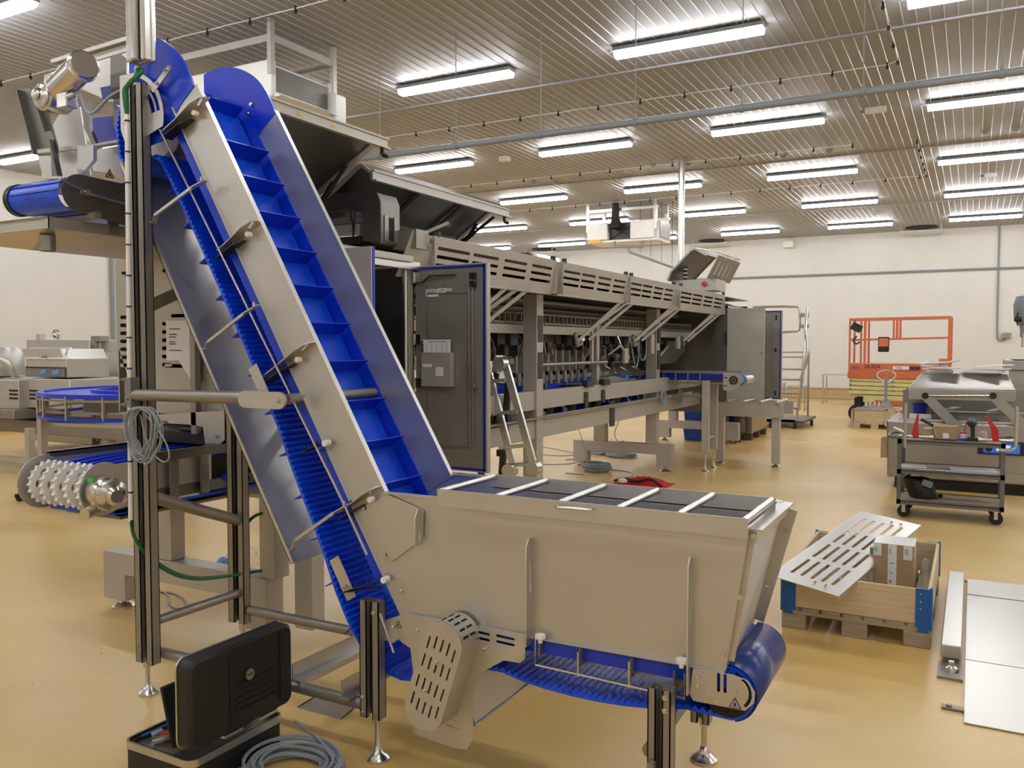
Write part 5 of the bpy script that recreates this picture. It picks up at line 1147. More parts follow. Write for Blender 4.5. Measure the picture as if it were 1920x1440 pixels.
# box with tape
bx=thing('cardboard_box','upright cardboard box taped with printed clear tape inside the pallet collar','box',(-.36,5.35,.127))
bx0,bx1,by0,by1,bz=-.475,-.265,5.2,5.42,.475
m=MB(); m.box(bx0,bx1,by0,by1,.127,bz); obj('carton',m,CARD,bx,bevel=.003)
TP=mat('printed packing tape','d9dcd8',.25,noise=.08,nscale=40)
TGR=mat('pale green print','9dbcae',.5); TRD=mat('pale red print','c9786c',.5); TBL=mat('pale grey print','9aa0a8',.5)
def strip(parent,a,b,c,d,e,f,mt=TP,name='tape_strip'): m=MB(); m.box(a,b,c,d,e,f); return obj(name,m,mt,parent)
strip(bx,bx0-.001,bx1+.001,by0-.001,by1+.001,bz-.001,bz+.002)
ts=[strip(bx,-.40,-.355,by0-.002,by0,.14,bz),strip(bx,bx0-.001,bx0+.04,by0-.002,by0,bz-.07,bz),strip(bx,bx1-.055,bx1-.01,by0-.002,by0,bz-.08,bz),strip(bx,bx1,bx1+.002,by0+.03,by0+.08,bz-.07,bz)]
for k in range(5):
    m=MB(); z=.20+k*.055; w0=(.022,.014,.020,.026,.008)[k]; h0=(.022,.016,.003,.004,.03)[k]; m.box(-.392,-.392+w0,by0-.003,by0-.002,z,z+h0); obj('tape_print',m,(TGR,TRD,INK,INK,TBL)[k],ts[0])
for x in(bx0+.005,bx1-.048): m=MB(); m.box(x,x+.012,by0-.003,by0-.002,bz-.05,bz-.02); m.box(x+.016,x+.019,by0-.003,by0-.002,bz-.06,bz-.015); obj('tape_print',m,TGR if x<-.4 else TBL,ts[1] if x<-.4 else ts[2])
m=MB(); m.lathe((-.56,5.3,.127),[(.05,0),(.06,.05),(.055,.12),(.04,.15)],12); single('wrapped_parcel',m,WRAP,'clear wrapped parcel beside the taped box in the collar','parcel')
m=MB(); m.tube(smoothp([(-.22,5.3,.14),(-.21,5.45,.2),(-.225,5.5,.34),(-.21,5.55,.30),(-.22,5.7,.2)],2),.02,8); single('wrapped_bag',m,WRAP,'crumpled clear plastic bag at the right inside of the collar','bag')
# slotted panel lying on the collar
A=Z(1442,1078,.34);B=Z(1572,1118,.295);C_=Z(1722,988,.43);D_=Z(1615,958,.48)
U=(D_-A);V=(B-A); LU,LV=U.length,V.length
m=MB(); hol=[]
for g in range(4):
    for r_ in range(5):
        hol.append(slot(LU*(.17+.215*g)-.0,LV*(.20+.15*r_),LU*.18,.019,0,3))
m.plate(A,U,V,rectp(0,LU,0,LV),.004,hol)
sp_=single('slotted_panel',m,SHEET,'bright slotted steel panel lying aslant on the pallet collar','panel')
Un=U.normalized();Vn=V.normalized()
m=MB(); m.bar(A+Vector((0,0,-.014)),D_+Vector((0,0,-.014)),.004,.028); obj('panel_flange',m,SHEET,sp_); m=MB(); m.bar(B+Vector((0,0,-.014)),C_+Vector((0,0,-.014)),.004,.028); obj('panel_flange',m,SHEET,sp_)
bolts([A+Un*(LU*u)+Vn*(LV*v)+Vector((0,0,.004)) for u,v in((.05,.6),(.05,.75),(.93,.6),(.93,.75))],sp_,(0,0,1),.008,.006)
m=MB(); c=A+Un*LU*.52+Vn*LV*.82; m.box(c.x-.02,c.x+.02,c.y-.02,c.y+.02,c.z,c.z+.03); obj('catch',m,BEAD,sp_)
# ---- floor scale / steel ramp plates at lower right
fs=thing('floor_scale','flat stainless steel floor scale with side beam at the lower right','scale',(.5,5.2,0))
m=MB(); m.box(.0,1.3,4.75,6.0,.02,.032); obj('platform',m,SHEET,fs)
m=MB(); m.box(.0,1.3,6.02,6.42,.02,.032); obj('rear_plate',m,SHEET,fs)
m=MB(); m.hexa([(.0,4.0,.003),(1.3,4.0,.003),(1.3,4.74,.026),(.0,4.74,.026)],[(.0,4.0,.008),(1.3,4.0,.008),(1.3,4.74,.032),(.0,4.74,.032)]); obj('front_ramp',m,SHEET,fs)
m=MB(); m.box(.02,1.28,4.78,6.4,.0,.02); obj('under_frame',m,BEAD,fs)
m=MB(); m.box(-.11,-.02,4.72,6.30,.035,.10); obj('side_beam',m,SHEET,fs,bevel=.004)
m=MB(); m.box(-.10,-.03,4.74,4.80,0,.035); m.box(-.10,-.03,6.2,6.26,0,.035); obj('beam_support',m,BEAD,fs)
m=MB(); m.box(-.12,-.01,4.50,4.72,.0,.012); lf=obj('load_foot',m,BEAD,fs); m=MB(); m.lathe((-.06,4.6,.010),[(.035,0),(.03,.02),(.012,.03),(.012,.05)],14); obj('foot_screw',m,BRIGHT,lf)
m=MB(); m.box(-.09,.0,4.12,4.16,.004,.012); m.cyl((-.06,4.14,.012),(-.06,4.14,.02),.012,n=8); obj('fixing_tab',m,BEAD,fs)
m=MB(); m.box(-.07,.0,6.36,6.40,.02,.03); obj('fixing_tab',m,BEAD,fs)
# ================================================================ tool trolley
TG=mat('grey trolley paint','6b6a6b',.45,.3,noise=.08)
tt=thing('tool_trolley','grey three shelf workshop trolley with tools on top, at the right','trolley',(-.16,8.95,0))
tx0,tx1,ty0,ty1=-.60,.27,8.6,9.15
for z,sh in((.735,.02),(.455,.02),(.17,.02)):
    m=MB(); m.box(tx0,tx1,ty0,ty1,z-.018,z-.012)
    for a in((tx0,tx1,ty0,ty0+.01),(tx0,tx1,ty1-.01,ty1),(tx0,tx0+.01,ty0,ty1),(tx1-.01,tx1,ty0,ty1)): m.box(*a,z-.045,z)
    s_h=obj('shelf',m,TG,tt)
    m=MB(); m.box(tx0+.01,tx1-.01,ty0+.01,ty1-.01,z-.012,z-.008); obj('shelf_board',m,mat('shelf board','a3937c',.6,noise=.1),s_h)
for x in(tx0,tx1-.035):
    for y in(ty0,ty1-.035):
        m=MB(); m.box(x,x+.035,y,y+.035,.13,.745); obj('post',m,TG,tt)
for x,s in((tx0,-1),(tx1,1)):
    m=MB(); m.tube(smoothp([(x,ty0+.02,.745),(x+s*.09,ty0+.02,.75),(x+s*.09,ty1-.02,.75),(x,ty1-.02,.745)],2),.014,10); obj('push_handle',m,TG,tt)
for x in(tx0+.06,tx1-.06):
    for y in(ty0+.05,ty1-.06):
        m=MB(); m.box(x-.03,x+.03,y-.03,y+.03,.118,.13); m.box(x-.015,x+.015,y-.026,y-.020,.05,.12); m.box(x-.015,x+.015,y+.020,y+.026,.05,.12); cs=obj('castor',m,ALU,tt)
        m=MB(); m.cyl((x,y-.018,.056),(x,y+.018,.056),.055,n=24); obj('wheel',m,BLACKS,cs)
# clamp handles, boxes, drill, tins
def redclamp(a,b,lab):
    t=thing('hose_clamp',lab,'clamp',(a,8.66,.737))
    m=MB(); xplate(m,[(a-.02,.745),(a+.03,.745),(a+.028,.81),(a+.02,.86),(a+.028 if b>0 else a-.062,.965),(a+.012 if b>0 else a-.085,.97),(a-.012 if b>0 else a-.035,.86),(a-.03,.80)],8.65,.03); obj('handle',m,RED,t,bevel=.004)
    m=MB(); m.cyl((a-.12,8.665,.755),(a+.12,8.665,.755),.014,n=12); m.lathe((a-.14,8.665,.755),[(.022,0),(.022,.03)],12,(1,0,0)); m.lathe((a+.12,8.665,.755),[(.022,0),(.022,.03)],12,(1,0,0)); obj('bar',m,ALU,t); return t
redclamp(Y(1716,822,8.66).x,1,'red handled clamp at the left end of the trolley top'); redclamp(Y(1866,822,8.66).x,-1,'red handled clamp at the right end of the trolley top')
for x,lab in((-.585,'upright grey tube rising from the left end of the trolley'),(.315,'upright grey tube hooked at the right end of the trolley')):
    m=MB(); 
    if x<0: m.tube([(x+.05,8.56,.66),(x+.05,8.56,1.07)],.015,10); m.tube([(x+.05,8.56,.80),(x-.05,8.56,.84)],.014,8)
    else: m.tube(smoothp([(x-.09,8.56,.68),(x+.02,8.56,.69),(x+.03,8.56,.74),(x+.03,8.56,1.07)],2),.015,10)
    single('steel_tube',m,ALU,lab,'tube')
def cbox(a,b,y,d,lab,mt=CARD):
    p=Y(*a,y);q=Y(*b,y); m=MB(); m.box(p.x,q.x,y,y+d,.7372,p.z); return single('cardboard_box',m,mt,lab,'box',bevel=.003)
e=cbox((1748,798),(1797,828),8.72,.14,'brown cardboard box with a white label on the trolley top')
p=Y(1768,812,8.719);q=Y(1779,822,8.719); m=MB(); m.box(p.x,q.x,8.717,8.7195,q.z,p.z); obj('label_sticker',m,PAPER,e)
cbox((1732,803),(1747,824),8.78,.10,'small pale cardboard box left of the brown box on the trolley',mat('pale cardboard','c9b58c',.7))
hm=thing('hammer','black handled hammer leaning across the boxes on the trolley','hammer',(-.33,8.75,.737))
m=MB(); m.cyl(Y(1727,786,8.70),Y(1750,798,8.71),.014,n=10); obj('grip',m,BLACK,hm); m=MB(); m.cyl(Y(1750,798,8.71),Y(1756,820,8.712),.006,n=8); obj('shaft',m,STEEL,hm)
dr=thing('cordless_drill','black cordless drill standing on its battery on the trolley top','drill',(-.02,8.7,.737))
c=Y(1824,825,8.68); X_=c.x
m=MB(); m.box(X_-.045,X_+.045,8.64,8.73,.738,.775); obj('battery',m,BLACK,dr,bevel=.008)
m=MB(); m.bar((X_,8.68,.775),(X_-.005,8.68,.88),.035,.05,(0,1,0)); m.lathe((X_-.01,8.75,.905),[(.025,0),(.04,.02),(.042,.1),(.03,.13),(.02,.16)],14,(0,-1,0)); obj('drill_body',m,BLACK,dr)
m=MB(); c=Y(1807,822,8.74); m.lathe((c.x,8.76,.7372),[(.035,0),(.035,.055),(.03,.058)],16); t=single('tin',m,WHITEP,'white tin behind the drill on the trolley','tin'); 
m=MB(); m.cyl((c.x,8.76,.80),(c.x+.02,8.77,.90),.005,n=6); m.box(c.x-.03,c.x+.03,8.74,8.78,.796,.81); single('paint_brush',m,RED,'red brush standing in the white tin','brush')
m=MB(); c=Y(1843,822,8.76); m.lathe((c.x,8.78,.7372),[(.03,0),(.035,.04),(.03,.08),(.0,.085)],14); single('pink_cup',m,mat('pink paper','dcb4b4',.6),'crumpled pink and white cup right of the drill','cup')
for k,(a,b) in enumerate(((1795,1815),(1712,1738))):
    p=Y(a,825,8.66);q=Y(b,827,8.66); m=MB(); m.cyl((p.x,8.66,.752),(q.x,8.68,.750),.012,n=8); single('screwdriver',m,BLUED,['blue handled screwdriver beside the drill','dark pliers lying beside the left red clamp'][k],['screwdriver','pliers'][k])
for (a,b,lab) in((-.59,-.36,'white papers at the left of the middle trolley shelf'),(-.16,.22,'white papers at the right of the middle trolley shelf')):
    m=MB()
    for k in range(4): m.plate((a+k*.004,8.66+k*.01,.448+k*.004),(1,.05*k,0),(0,1,0),rectp(0,b-a,0,.22),.002)
    single('paper_stack',m,PAPER,lab,'papers')
m=MB(); m.cyl((-.52,8.625,.458),(-.14,8.63,.458),.009,n=8); single('steel_rod',m,BRIGHT,'bright steel rod along the front of the middle shelf','rod')
hl=thing('welding_helmet','black welding helmet lying on the bottom trolley shelf','helmet',(-.40,8.85,.165))
# curved shell
m=MB(); prof=[]; N1,N2=10,12
cx_,cy_,cz_=-.36,8.85,.27
for i in range(N1+1):
    v=i/N1
    for j in range(N2+1):
        a=math.radians(-100+200*j/N2); r1=.12*(1-.25*abs(v-.4)); zz=.165+.23*v if v<.8 else .165+.23*.8+.02*(v-.8)*5
        rr2=r1*(1 if v<.8 else 1-.7*(v-.8)*5*.6)
        prof.append((cx_-.02-.09*v+rr2*math.sin(a)*1.1,cy_-rr2*math.cos(a)*1.0,zz+.0))
m.add(prof,[(i*(N2+1)+j,i*(N2+1)+j+1,(i+1)*(N2+1)+j+1,(i+1)*(N2+1)+j) for i in range(N1) for j in range(N2)])
sh=obj('shell',m,BLACK,hl,smooth=60); sm=sh.modifiers.new('s','SOLIDIFY'); sm.thickness=.004
m=MB(); m.plate((-.40,8.725,.30),(1,0,-.3),(0,.1,1),rrect(0,.09,0,.06,.01),.006); obj('visor_window',m,GREYP,sh)
m=MB(); m.tube(smoothp([(-.50,8.85,.3),(-.54,8.84,.34),(-.50,8.85,.38)],2),.012,6); m.cyl((-.25,8.8,.19),(-.23,8.79,.21),.02,n=10); obj('headband',m,BLACKS,hl)
# ================================================================ vacuum packer behind the trolley
VG=mat('satin stainless body','aaa6a0',.36,.85,noise=.05,nscale=3,rnoise=.05)
vp=thing('vacuum_packer','stainless chamber vacuum packer with raised lid, behind the tool trolley','packing machine',(0,11,0))
Yv=10.4
m=MB(); m.box(-.83,1.2,Yv,11.6,.12,.74); m.box(-.84,1.2,Yv-.02,11.6,.56,.76); b=obj('body',m,VG,vp,bevel=.02)
m=MB(); m.box(-.75,1.2,Yv+.05,11.5,.0,.12); obj('plinth',m,BLACKS,vp)
m=MB(); m.box(-.83,1.2,Yv-.005,Yv+.02,.24,.25); m.box(-.83,1.2,Yv-.005,Yv,.50,.505); obj('panel_seam',m,MID,b)
m=MB(); m.box(-.35,.15,Yv-.005,Yv+.01,.40,.62); obj('hatch',m,VG,b)
m=MB(); p=Y(1834,827,Yv-.03);q=Y(1918,855,Yv-.03); m.box(p.x,q.x+.02,Yv-.06,Yv-.01,q.z,p.z); cpn=obj('control_panel',m,BLACK,vp,bevel=.006)
m=MB(); m.box(p.x+.05,q.x-.03,Yv-.064,Yv-.06,q.z+.02,p.z-.015); cs_=obj('blue_keypad',m,mat('blue keypad','2c62d8',.3,emit=.25),cpn)
m=MB(); m.box(p.x+.17,p.x+.30,Yv-.068,Yv-.064,q.z+.045,p.z-.03); obj('display',m,mat('pale display','b9cbe0',.3,emit=.4),cs_)
m=MB(); m.cyl((p.x+.10,Yv-.075,(p.z+q.z)/2),(p.x+.10,Yv-.064,(p.z+q.z)/2),.035,n=16); obj('knob',m,BLACK,cs_)
m=MB(); m.box(-.72,1.1,Yv+.1,11.4,.76,.78); obj('work_plate',m,BRIGHT,vp)
# lid
p=Y(1702,730,Yv-.02);q=Y(1905,752,Yv-.02); lx0,lx1=p.x,q.x; lz0,lz1=Y(1702,749,Yv-.02).z,Y(1702,728,Yv-.02).z; lt=Y(1790,700,10.8).z
m=MB(); m.box(lx0,lx1,Yv-.02,11.2,lz0,lz1)
m.hexa([(lx0,Yv-.02,lz1),(lx1,Yv-.02,lz1),(lx1,11.2,lz1),(lx0,11.2,lz1)],[(lx0+.12,Yv+.25,lt),(lx1-.07,Yv+.25,lt),(lx1-.07,11.1,lt),(lx0+.12,11.1,lt)])
ld=obj('lid',m,VG,vp,bevel=.01)
m=MB(); m.hexa([(-.05,Yv+.05,lz1+.032),(.05,Yv+.05,lz1+.032),(.05,Yv+.055,lz1+.036),(-.05,Yv+.055,lz1+.036)],[(-.22,Yv+.05,lz1+.033),(.1,Yv+.05,lz1+.033),(.1,Yv+.055,lz1+.037),(-.22,Yv+.055,lz1+.037)]); obj('lid_marking',m,MID,ld)
m=MB(); a=Y(1735,742,Yv-.05);b2=Y(1862,742,Yv-.05); m.cyl(a,b2,.012,n=10); 
obj('lid_bar',m,BRIGHT,ld)
for c in(a,b2): m=MB(); m.cyl(c+Vector((0,-.02,0)),c+Vector((0,.03,0)),.035,n=16); obj('bar_end',m,BLACK,ld)
for c,dx in((a,.45),(b2,.45)): m=MB(); m.bar(c+Vector((0,.02,0)),c+Vector((dx,.04,-.42)),.012,.085,(0,1,0)) ; 
for c in(a,b2):
    m=MB(); d=Vector((.38,0,-.40)); n2=Vector((.72,0,.69))*.05; A_=c+Vector((0,.0,0)); m.hexa([A_-n2,A_+n2,A_+n2+Vector((0,.012,0)),A_-n2+Vector((0,.012,0))],[A_+d-n2,A_+d+n2,A_+d+n2+Vector((0,.012,0)),A_+d-n2+Vector((0,.012,0))]); obj('lid_arm',m,VG,vp)
for k in range(3): m=MB(); x=-.35+k*.45; m.bar((x,Yv+.3,.84),(x+.2,Yv+.7,.88),.1,.02); obj('seal_bar',m,STEEL,vp)
m=MB(); m.cyl((-.4,Yv+.15,.87),(.9,Yv+.15,.87),.018,n=10); obj('seal_bar',m,BEAD,vp)
m=MB(); m.box(-.70,-.45,11.2,11.3,.78,1.1); m.box(.7,.8,11.2,11.3,.78,1.1); obj('rear_hinge',m,MID,vp)
m=MB(); m.box(-.75,1.15,11.42,11.46,.76,1.06); obj('rear_wall',m,MID,vp)
m=MB(); m.lathe((-.52,10.7,.781),[(.06,0),(.08,.15),(.085,.16)],16); bk=single('blue_beaker',m,BLUED,'dark blue beaker standing inside the open vacuum packer','beaker')
m=MB(); m.box(-.62+.0,-.40,10.56,10.62,.781,.83); single('paper_stack',m,PAPER,'small white papers beside the blue beaker','papers')
# papers on the lid
rp=random.Random(11)
for grp,(xa,xb,n_,lab) in enumerate(((lx0+.10,lx0+.44,7,'loose white sheet on the left of the packer lid pile'),(lx0+.50,lx1-.15,6,'loose white sheet on the right of the packer lid pile'))):
    for k in range(n_):
        x=xa+rp.uniform(0,(xb-xa)*.45); y=Yv+.20+rp.uniform(0,.14); w_=.21 if grp==0 else .28; an=rp.uniform(-.25,.25); z=lt+.014+k*(.019 if grp==0 else .012)
        m=MB(); u=Vector((math.cos(an),math.sin(an),0)); vv=Vector((-math.sin(an),math.cos(an),0)); nn=6
        vs=[]
        for i in range(nn+1):
            for j in range(2): vs.append(Vector((x,y,z+.0+ (.018*math.sin(i/nn*PI)*(k%3==2)) +(.03*(i/nn)**3*(k==n_-1))))+u*w_*i/nn*1.3+vv*.22*j)
        m.add(vs,[(2*i,2*i+2,2*i+3,2*i+1) for i in range(nn)])
        e=single('paper_sheet',m,PAPER,lab,'paper','papers on the packer lid, %s pile'%('left' if grp==0 else 'right'),smooth=60); sm=e.modifiers.new('s','SOLIDIFY'); sm.thickness=.016 if grp==0 else .010
# second machine behind, with drill press
m=MB(); m.box(.42,2.2,11.9,13.0,.0,1.42); m.box(.35,2.2,11.85,13.1,1.30,1.42); m.box(.42,2.2,11.84,11.9,.95,1.08); single('steel_counter',m,VG,'tall steel counter behind the vacuum packer at the right edge','counter',bevel=.01)
m=MB(); m.box(.55,1.0,11.80,11.84,1.0,1.05); single('cream_tray',m,WHITEP,'cream coloured ledge on the steel counter at the right edge','tray')
dp_=thing('drill_press','grey bench drill press cut off by the right edge','drill press',(1.0,12.2,1.42))
p=Y(1918,640,12.0); X_=p.x
m=MB(); m.lathe((X_+.02,12.1,1.75),[(.02,0),(.05,.02),(.06,.1),(.09,.12),(.12,.2),(.13,.35),(.10,.45),(.03,.48)],16); obj('drill_head',m,GREYP,dp_)
m=MB(); m.cyl((X_+.0,12.1,1.75),(X_+.0,12.1,1.58),.012,n=8); m.cyl((X_,12.1,1.70),(X_,12.1,1.78),.03,n=10); obj('chuck',m,BRIGHT,dp_)
m=MB(); m.cyl((X_+.35,12.2,1.42),(X_+.35,12.2,2.3),.05,n=12); m.box(X_+.0,X_+.35,12.1,12.2,1.95,2.1); m.lathe((X_+.35,12.2,1.42),[(.15,0),(.15,.03)],16); obj('column',m,MID,dp_)
m=MB(); 
for k in range(3): a=k*2.1; m.cyl((X_-.08,12.0,1.92),(X_-.08+.02,12.0-.02+.08*math.cos(a),1.92+.09*math.sin(a)),.008,n=6)
m.cyl((X_-.10,12.0,1.92),(X_-.02,12.0,1.92),.03,n=10); obj('feed_handle',m,BLACK,dp_)
m=MB(); m.box(-.90,-.832,10.42,10.6,.33,.55); single('cardboard_piece',m,CARD,'brown cardboard piece sticking out at the left of the packer','cardboard')
# ================================================================ scissor lift
sf=thing('scissor_lift','orange and cream scissor lift parked by the far wall','lift',(-1.3,19.6,0))
def lz(a,b,y=19.0): p=Y(a,b,y); return p.x,p.z
LX0,LX1,LY0,LY1=-2.30,-.38,19.0,19.85
m=MB(); m.box(LX0,LX1,LY0,LY1,.99,1.23); m.box(LX0-.01,LX1+.01,LY0-.02,LY1+.02,.92,1.05); m.box(LX1-.22,LX1,LY0-.01,LY0+.05,1.2,1.34); dk=obj('platform',m,ORANGE,sf,bevel=.01)
m=MB()
zt=2.15
for y in(LY0+.03,LY1-.03):
    q=MB(); q.bar((LX0+.02,y,zt),(LX1-.02,y,zt+.02),.045,.045); q.bar((LX0+.02,y,1.72),(LX1-.02,y,1.76),.035,.035); obj('guard_rail',q,ORANGE,sf)
    for x in(LX0+.02,LX0+.24,LX0+.31,LX0+.86,LX0+.93,LX1-.02): q=MB(); q.box(x-.02,x+.02,y-.02,y+.02,1.2 if x<LX0+.5 or x>LX1-.1 else 1.74,zt); obj('rail_post',q,ORANGE,sf)
for x in(LX0+.02,LX1-.02):
    q=MB(); q.bar((x,LY0+.03,zt),(x,LY1-.03,zt),.045,.045); q.bar((x,LY0+.03,1.74),(x,LY1-.03,1.74),.035,.035); obj('guard_rail',q,ORANGE,sf)
m=MB(); m.box(LX1-.07,LX1,LY0,LY0+.05,1.2,zt); obj('gate_post',m,ORANGE,sf)
m=MB(); m.box(LX0+.57,LX0+.78,LY0-.03,LY0+.06,1.47,1.78); e=obj('manual_box',m,BLACK,sf,bevel=.02); m=MB(); m.box(LX0+.585,LX0+.765,LY0-.035,LY0-.03,1.58,1.75); obj('orange_lid',m,ORANGE,e,bevel=.01)
m=MB(); m.bar((LX0+.06,LY0-.02,2.03),(LX0+.24,LY0-.02,1.93),.08,.16); m.tube(smoothp([(LX0+.16,LY0-.02,1.8),(LX0+.08,LY0-.02,1.7),(LX0+.15,LY0-.02,1.62),(LX0+.22,LY0-.02,1.68)],2),.018,6); obj('joystick_box',m,BLACK,sf,bevel=.01)
# scissor stack and chassis
for k in range(4): m=MB(); m.bar((LX0+.02,LY0+.04,.90-k*.09),(LX1-.05,LY0+.04,.86-k*.085),.06,.075); m.bar((LX0+.02,LY1-.04,.90-k*.09),(LX1-.05,LY1-.04,.86-k*.085),.06,.075); obj('scissor_arm',m,CREAM,sf,bevel=.004)
m=MB(); m.box(LX0+.02,LX1-.02,LY0+.08,LY1-.08,.53,.92); m.box(LX0+.3,LX1-.2,LY0+.0,LY1,.42,.56); m.box(LX0+.33,LX0+.5,LY0+.05,LY1-.05,.25,.45); obj('lift_body',m,CREAM,sf,bevel=.01)
m=MB(); m.box(LX0+.52,LX1-.35,LY0-.01,LY1,.18,.47); ch=obj('chassis',m,ORANGE,sf,bevel=.01)
for x in(LX0+.2,LX1-.35):
    for y in(LY0+.02,LY1-.14):
        m=MB(); m.cyl((x,y,.19),(x,y+.13,.19),.19,n=24); w_=obj('wheel',m,BLACKS,sf,bevel=.01); m=MB(); m.cyl((x,y-.01,.19),(x,y,.19),.09,n=16); obj('hub',m,GREYP,w_)
m=MB(); m.box(LX0+.12,LX0+.34,LY0+.1,LY1-.1,.3,.5); obj('steering_link',m,BLACKS,sf)
for x in(LX0+.05,LX0+.87):
    for z in(.87,.78,.69): m=MB(); m.cyl((x,LY0-.01,z-(.02 if x>-2 else 0)),(x,LY0+.01,z-(.02 if x>-2 else 0)),.022,n=10); obj('pivot_pin',m,MID,sf)
def text(s,parent,o,size,mt,name='lettering',rx=PI/2,ext=.001,align='LEFT',shear=0):
    cu=bpy.data.curves.new(name,'FONT'); cu.body=s; cu.size=size; cu.extrude=ext; cu.align_x=align; cu.shear=shear
    t=bpy.data.objects.new(name,cu); COL.objects.link(t)
    bpy.context.view_layer.update()
    me=bpy.data.meshes.new_from_object(t.evaluated_get(bpy.context.evaluated_depsgraph_get())); bpy.data.objects.remove(t)
    me.transform(Matrix.Translation(Vector(o))@Matrix.Rotation(rx,4,'X')); me.transform(WM[parent.name].inverted()); me.materials.clear(); me.materials.append(mt)
    ob=bpy.data.objects.new(name,me); COL.objects.link(ob); ob.parent=parent; WM[ob.name]=WM[parent.name]; return ob
text('2K32X',dk,(LX0+.31,LY0-.022,1.13),.11,INKK); text('Aldo',dk,(LX0+.06,LY0-.022,1.12),.08,BLUED,shear=.3)
m=MB(); m.box(LX0+.86,LX0+1.16,LY0-.026,LY0-.018,1.11,1.18); e=obj('white_plate',m,PAPER,dk); text('TVH',dk,(LX0+.90,LY0-.028,1.12),.07,INKK)
m=MB(); m.box(LX0+1.17,LX0+1.36,LY0-.026,LY0-.018,1.105,1.175); obj('dark_plate',m,MIDD,dk)
m=MB(); m.box(LX0+.80,LX0+1.1,LY0-.018,LY0-.011,.27,.34); obj('white_plate',m,PAPER,ch); text('TVH',ch,(LX0+.84,LY0-.02,.28),.06,INKK)
# ---- pallet, collar and pallet truck in front of the lift
p2=thing('pallet','small pale pallet in front of the orange scissor lift','pallet',(-1.8,18.2,0))
qx0,qx1,qy0,qy1=-2.03,-1.25,17.6,18.4
pallet(qx0,qx1,qy0,qy1,0,p2,WOOD)
m=MB(); m.box(qx0,qx1,qy0,qy0+.02,.126,.36); m.box(qx0,qx1,qy1-.02,qy1,.126,.36); m.box(qx0,qx0+.02,qy0,qy1,.126,.36); m.box(qx1-.02,qx1,qy0,qy1,.126,.36); c2_=single('pallet_collar',m,WOOD,'pine collar on the small pallet before the scissor lift','pallet collar')
m=MB(); m.box(qx0-.03,qx0+.01,qy0-.03,qy0+.01,.05,.38); m.box(qx1-.2,qx1-.16,qy0-.03,qy0+.01,.05,.38); obj('corner_tube',m,ALU,c2_); 
m=MB(); m.box(qx0-.03,qx1-.16,qy0-.03,qy0,.36,.385); obj('top_rail',m,ALU,c2_)
m=MB(); m.lathe((-1.70,18.0,.127),[(.25,0),(.24,.2),(.2,.28),(.05,.33)],12); single('scrap_bundle',m,MID,'grey scrap metal bundle heaped in the collar before the lift','scrap')
for k in range(4): m=MB(); m.cyl((-1.83+k*.08,17.9,.40),(-1.83+k*.08,17.9,.50),.015,n=8); single('white_rod',m,WHITEP,'short white rod standing on the scrap bundle before the lift','rod','white rods on the scrap')
pt_=thing('pallet_truck','grey hand pallet truck with looped handle behind the small pallet','pallet truck',(-1.45,18.6,0))
a=Y(1662,688,18.5); 
m=MB(); cxh=a.x+.0; 
pts=[(cxh+.17*math.cos(t),18.5,1.00+.10*math.sin(t)+(-.06 if math.sin(t)<0 and abs(math.cos(t))<.5 else 0)) for t in [2*PI*k/20 for k in range(20)]]
m.tube(pts,.016,8,close=True); hd=obj('handle_loop',m,ALU,pt_)
m=MB(); m.cyl((cxh,18.5,.40),(cxh,18.5,.96),.03,n=10); obj('handle_shaft',m,GREYP,pt_)
m=MB(); m.hexa([(cxh-.16,18.4,.30),(cxh+.16,18.4,.30),(cxh+.16,18.7,.30),(cxh-.16,18.7,.30)],[(cxh-.03,18.5,.52),(cxh+.03,18.5,.52),(cxh+.03,18.6,.52),(cxh-.03,18.6,.52)]); m.box(cxh-.2,cxh+.2,18.5,18.8,.1,.3); obj('pump_body',m,GREYP,pt_)
m=MB(); m.cyl((cxh-.08,18.6,.09),(cxh+.08,18.6,.09),.09,n=16); obj('steer_wheel',m,BLACKS,pt_)
# ---- steel side table near the far wall, and small stands
def rodtable(x0,x1,y0,y1,z,name,lab,cat):
    t=thing(name,lab,cat,((x0+x1)/2,(y0+y1)/2,0)); m=MB(); m.box(x0,x1,y0,y1,z-.03,z); obj('top',m,STEEL,t)
    for x in(x0+.04,x1-.04):
        for y in(y0+.04,y1-.04): m=MB(); m.cyl((x,y,0),(x,y,z-.03),.022,n=8); obj('leg',m,ALU,t)
    m=MB(); m.box(x0+.04,x1-.04,y0+.03,y0+.06,.2,.24); obj('tie_bar',m,ALU,t); return t
rodtable(-3.62,-2.45,24.3,25.0,.82,'steel_table','bare steel table left of the scissor lift by the far wall','table')
rodtable(-4.05,-3.55,21.5,22.0,.62,'steel_stool','small steel frame stand between the mobile stairs and the table','stand')
rodtable(-4.95,-4.3,22.5,23.0,.62,'steel_stool','small steel frame stand half hidden behind the mobile stairs','stand')
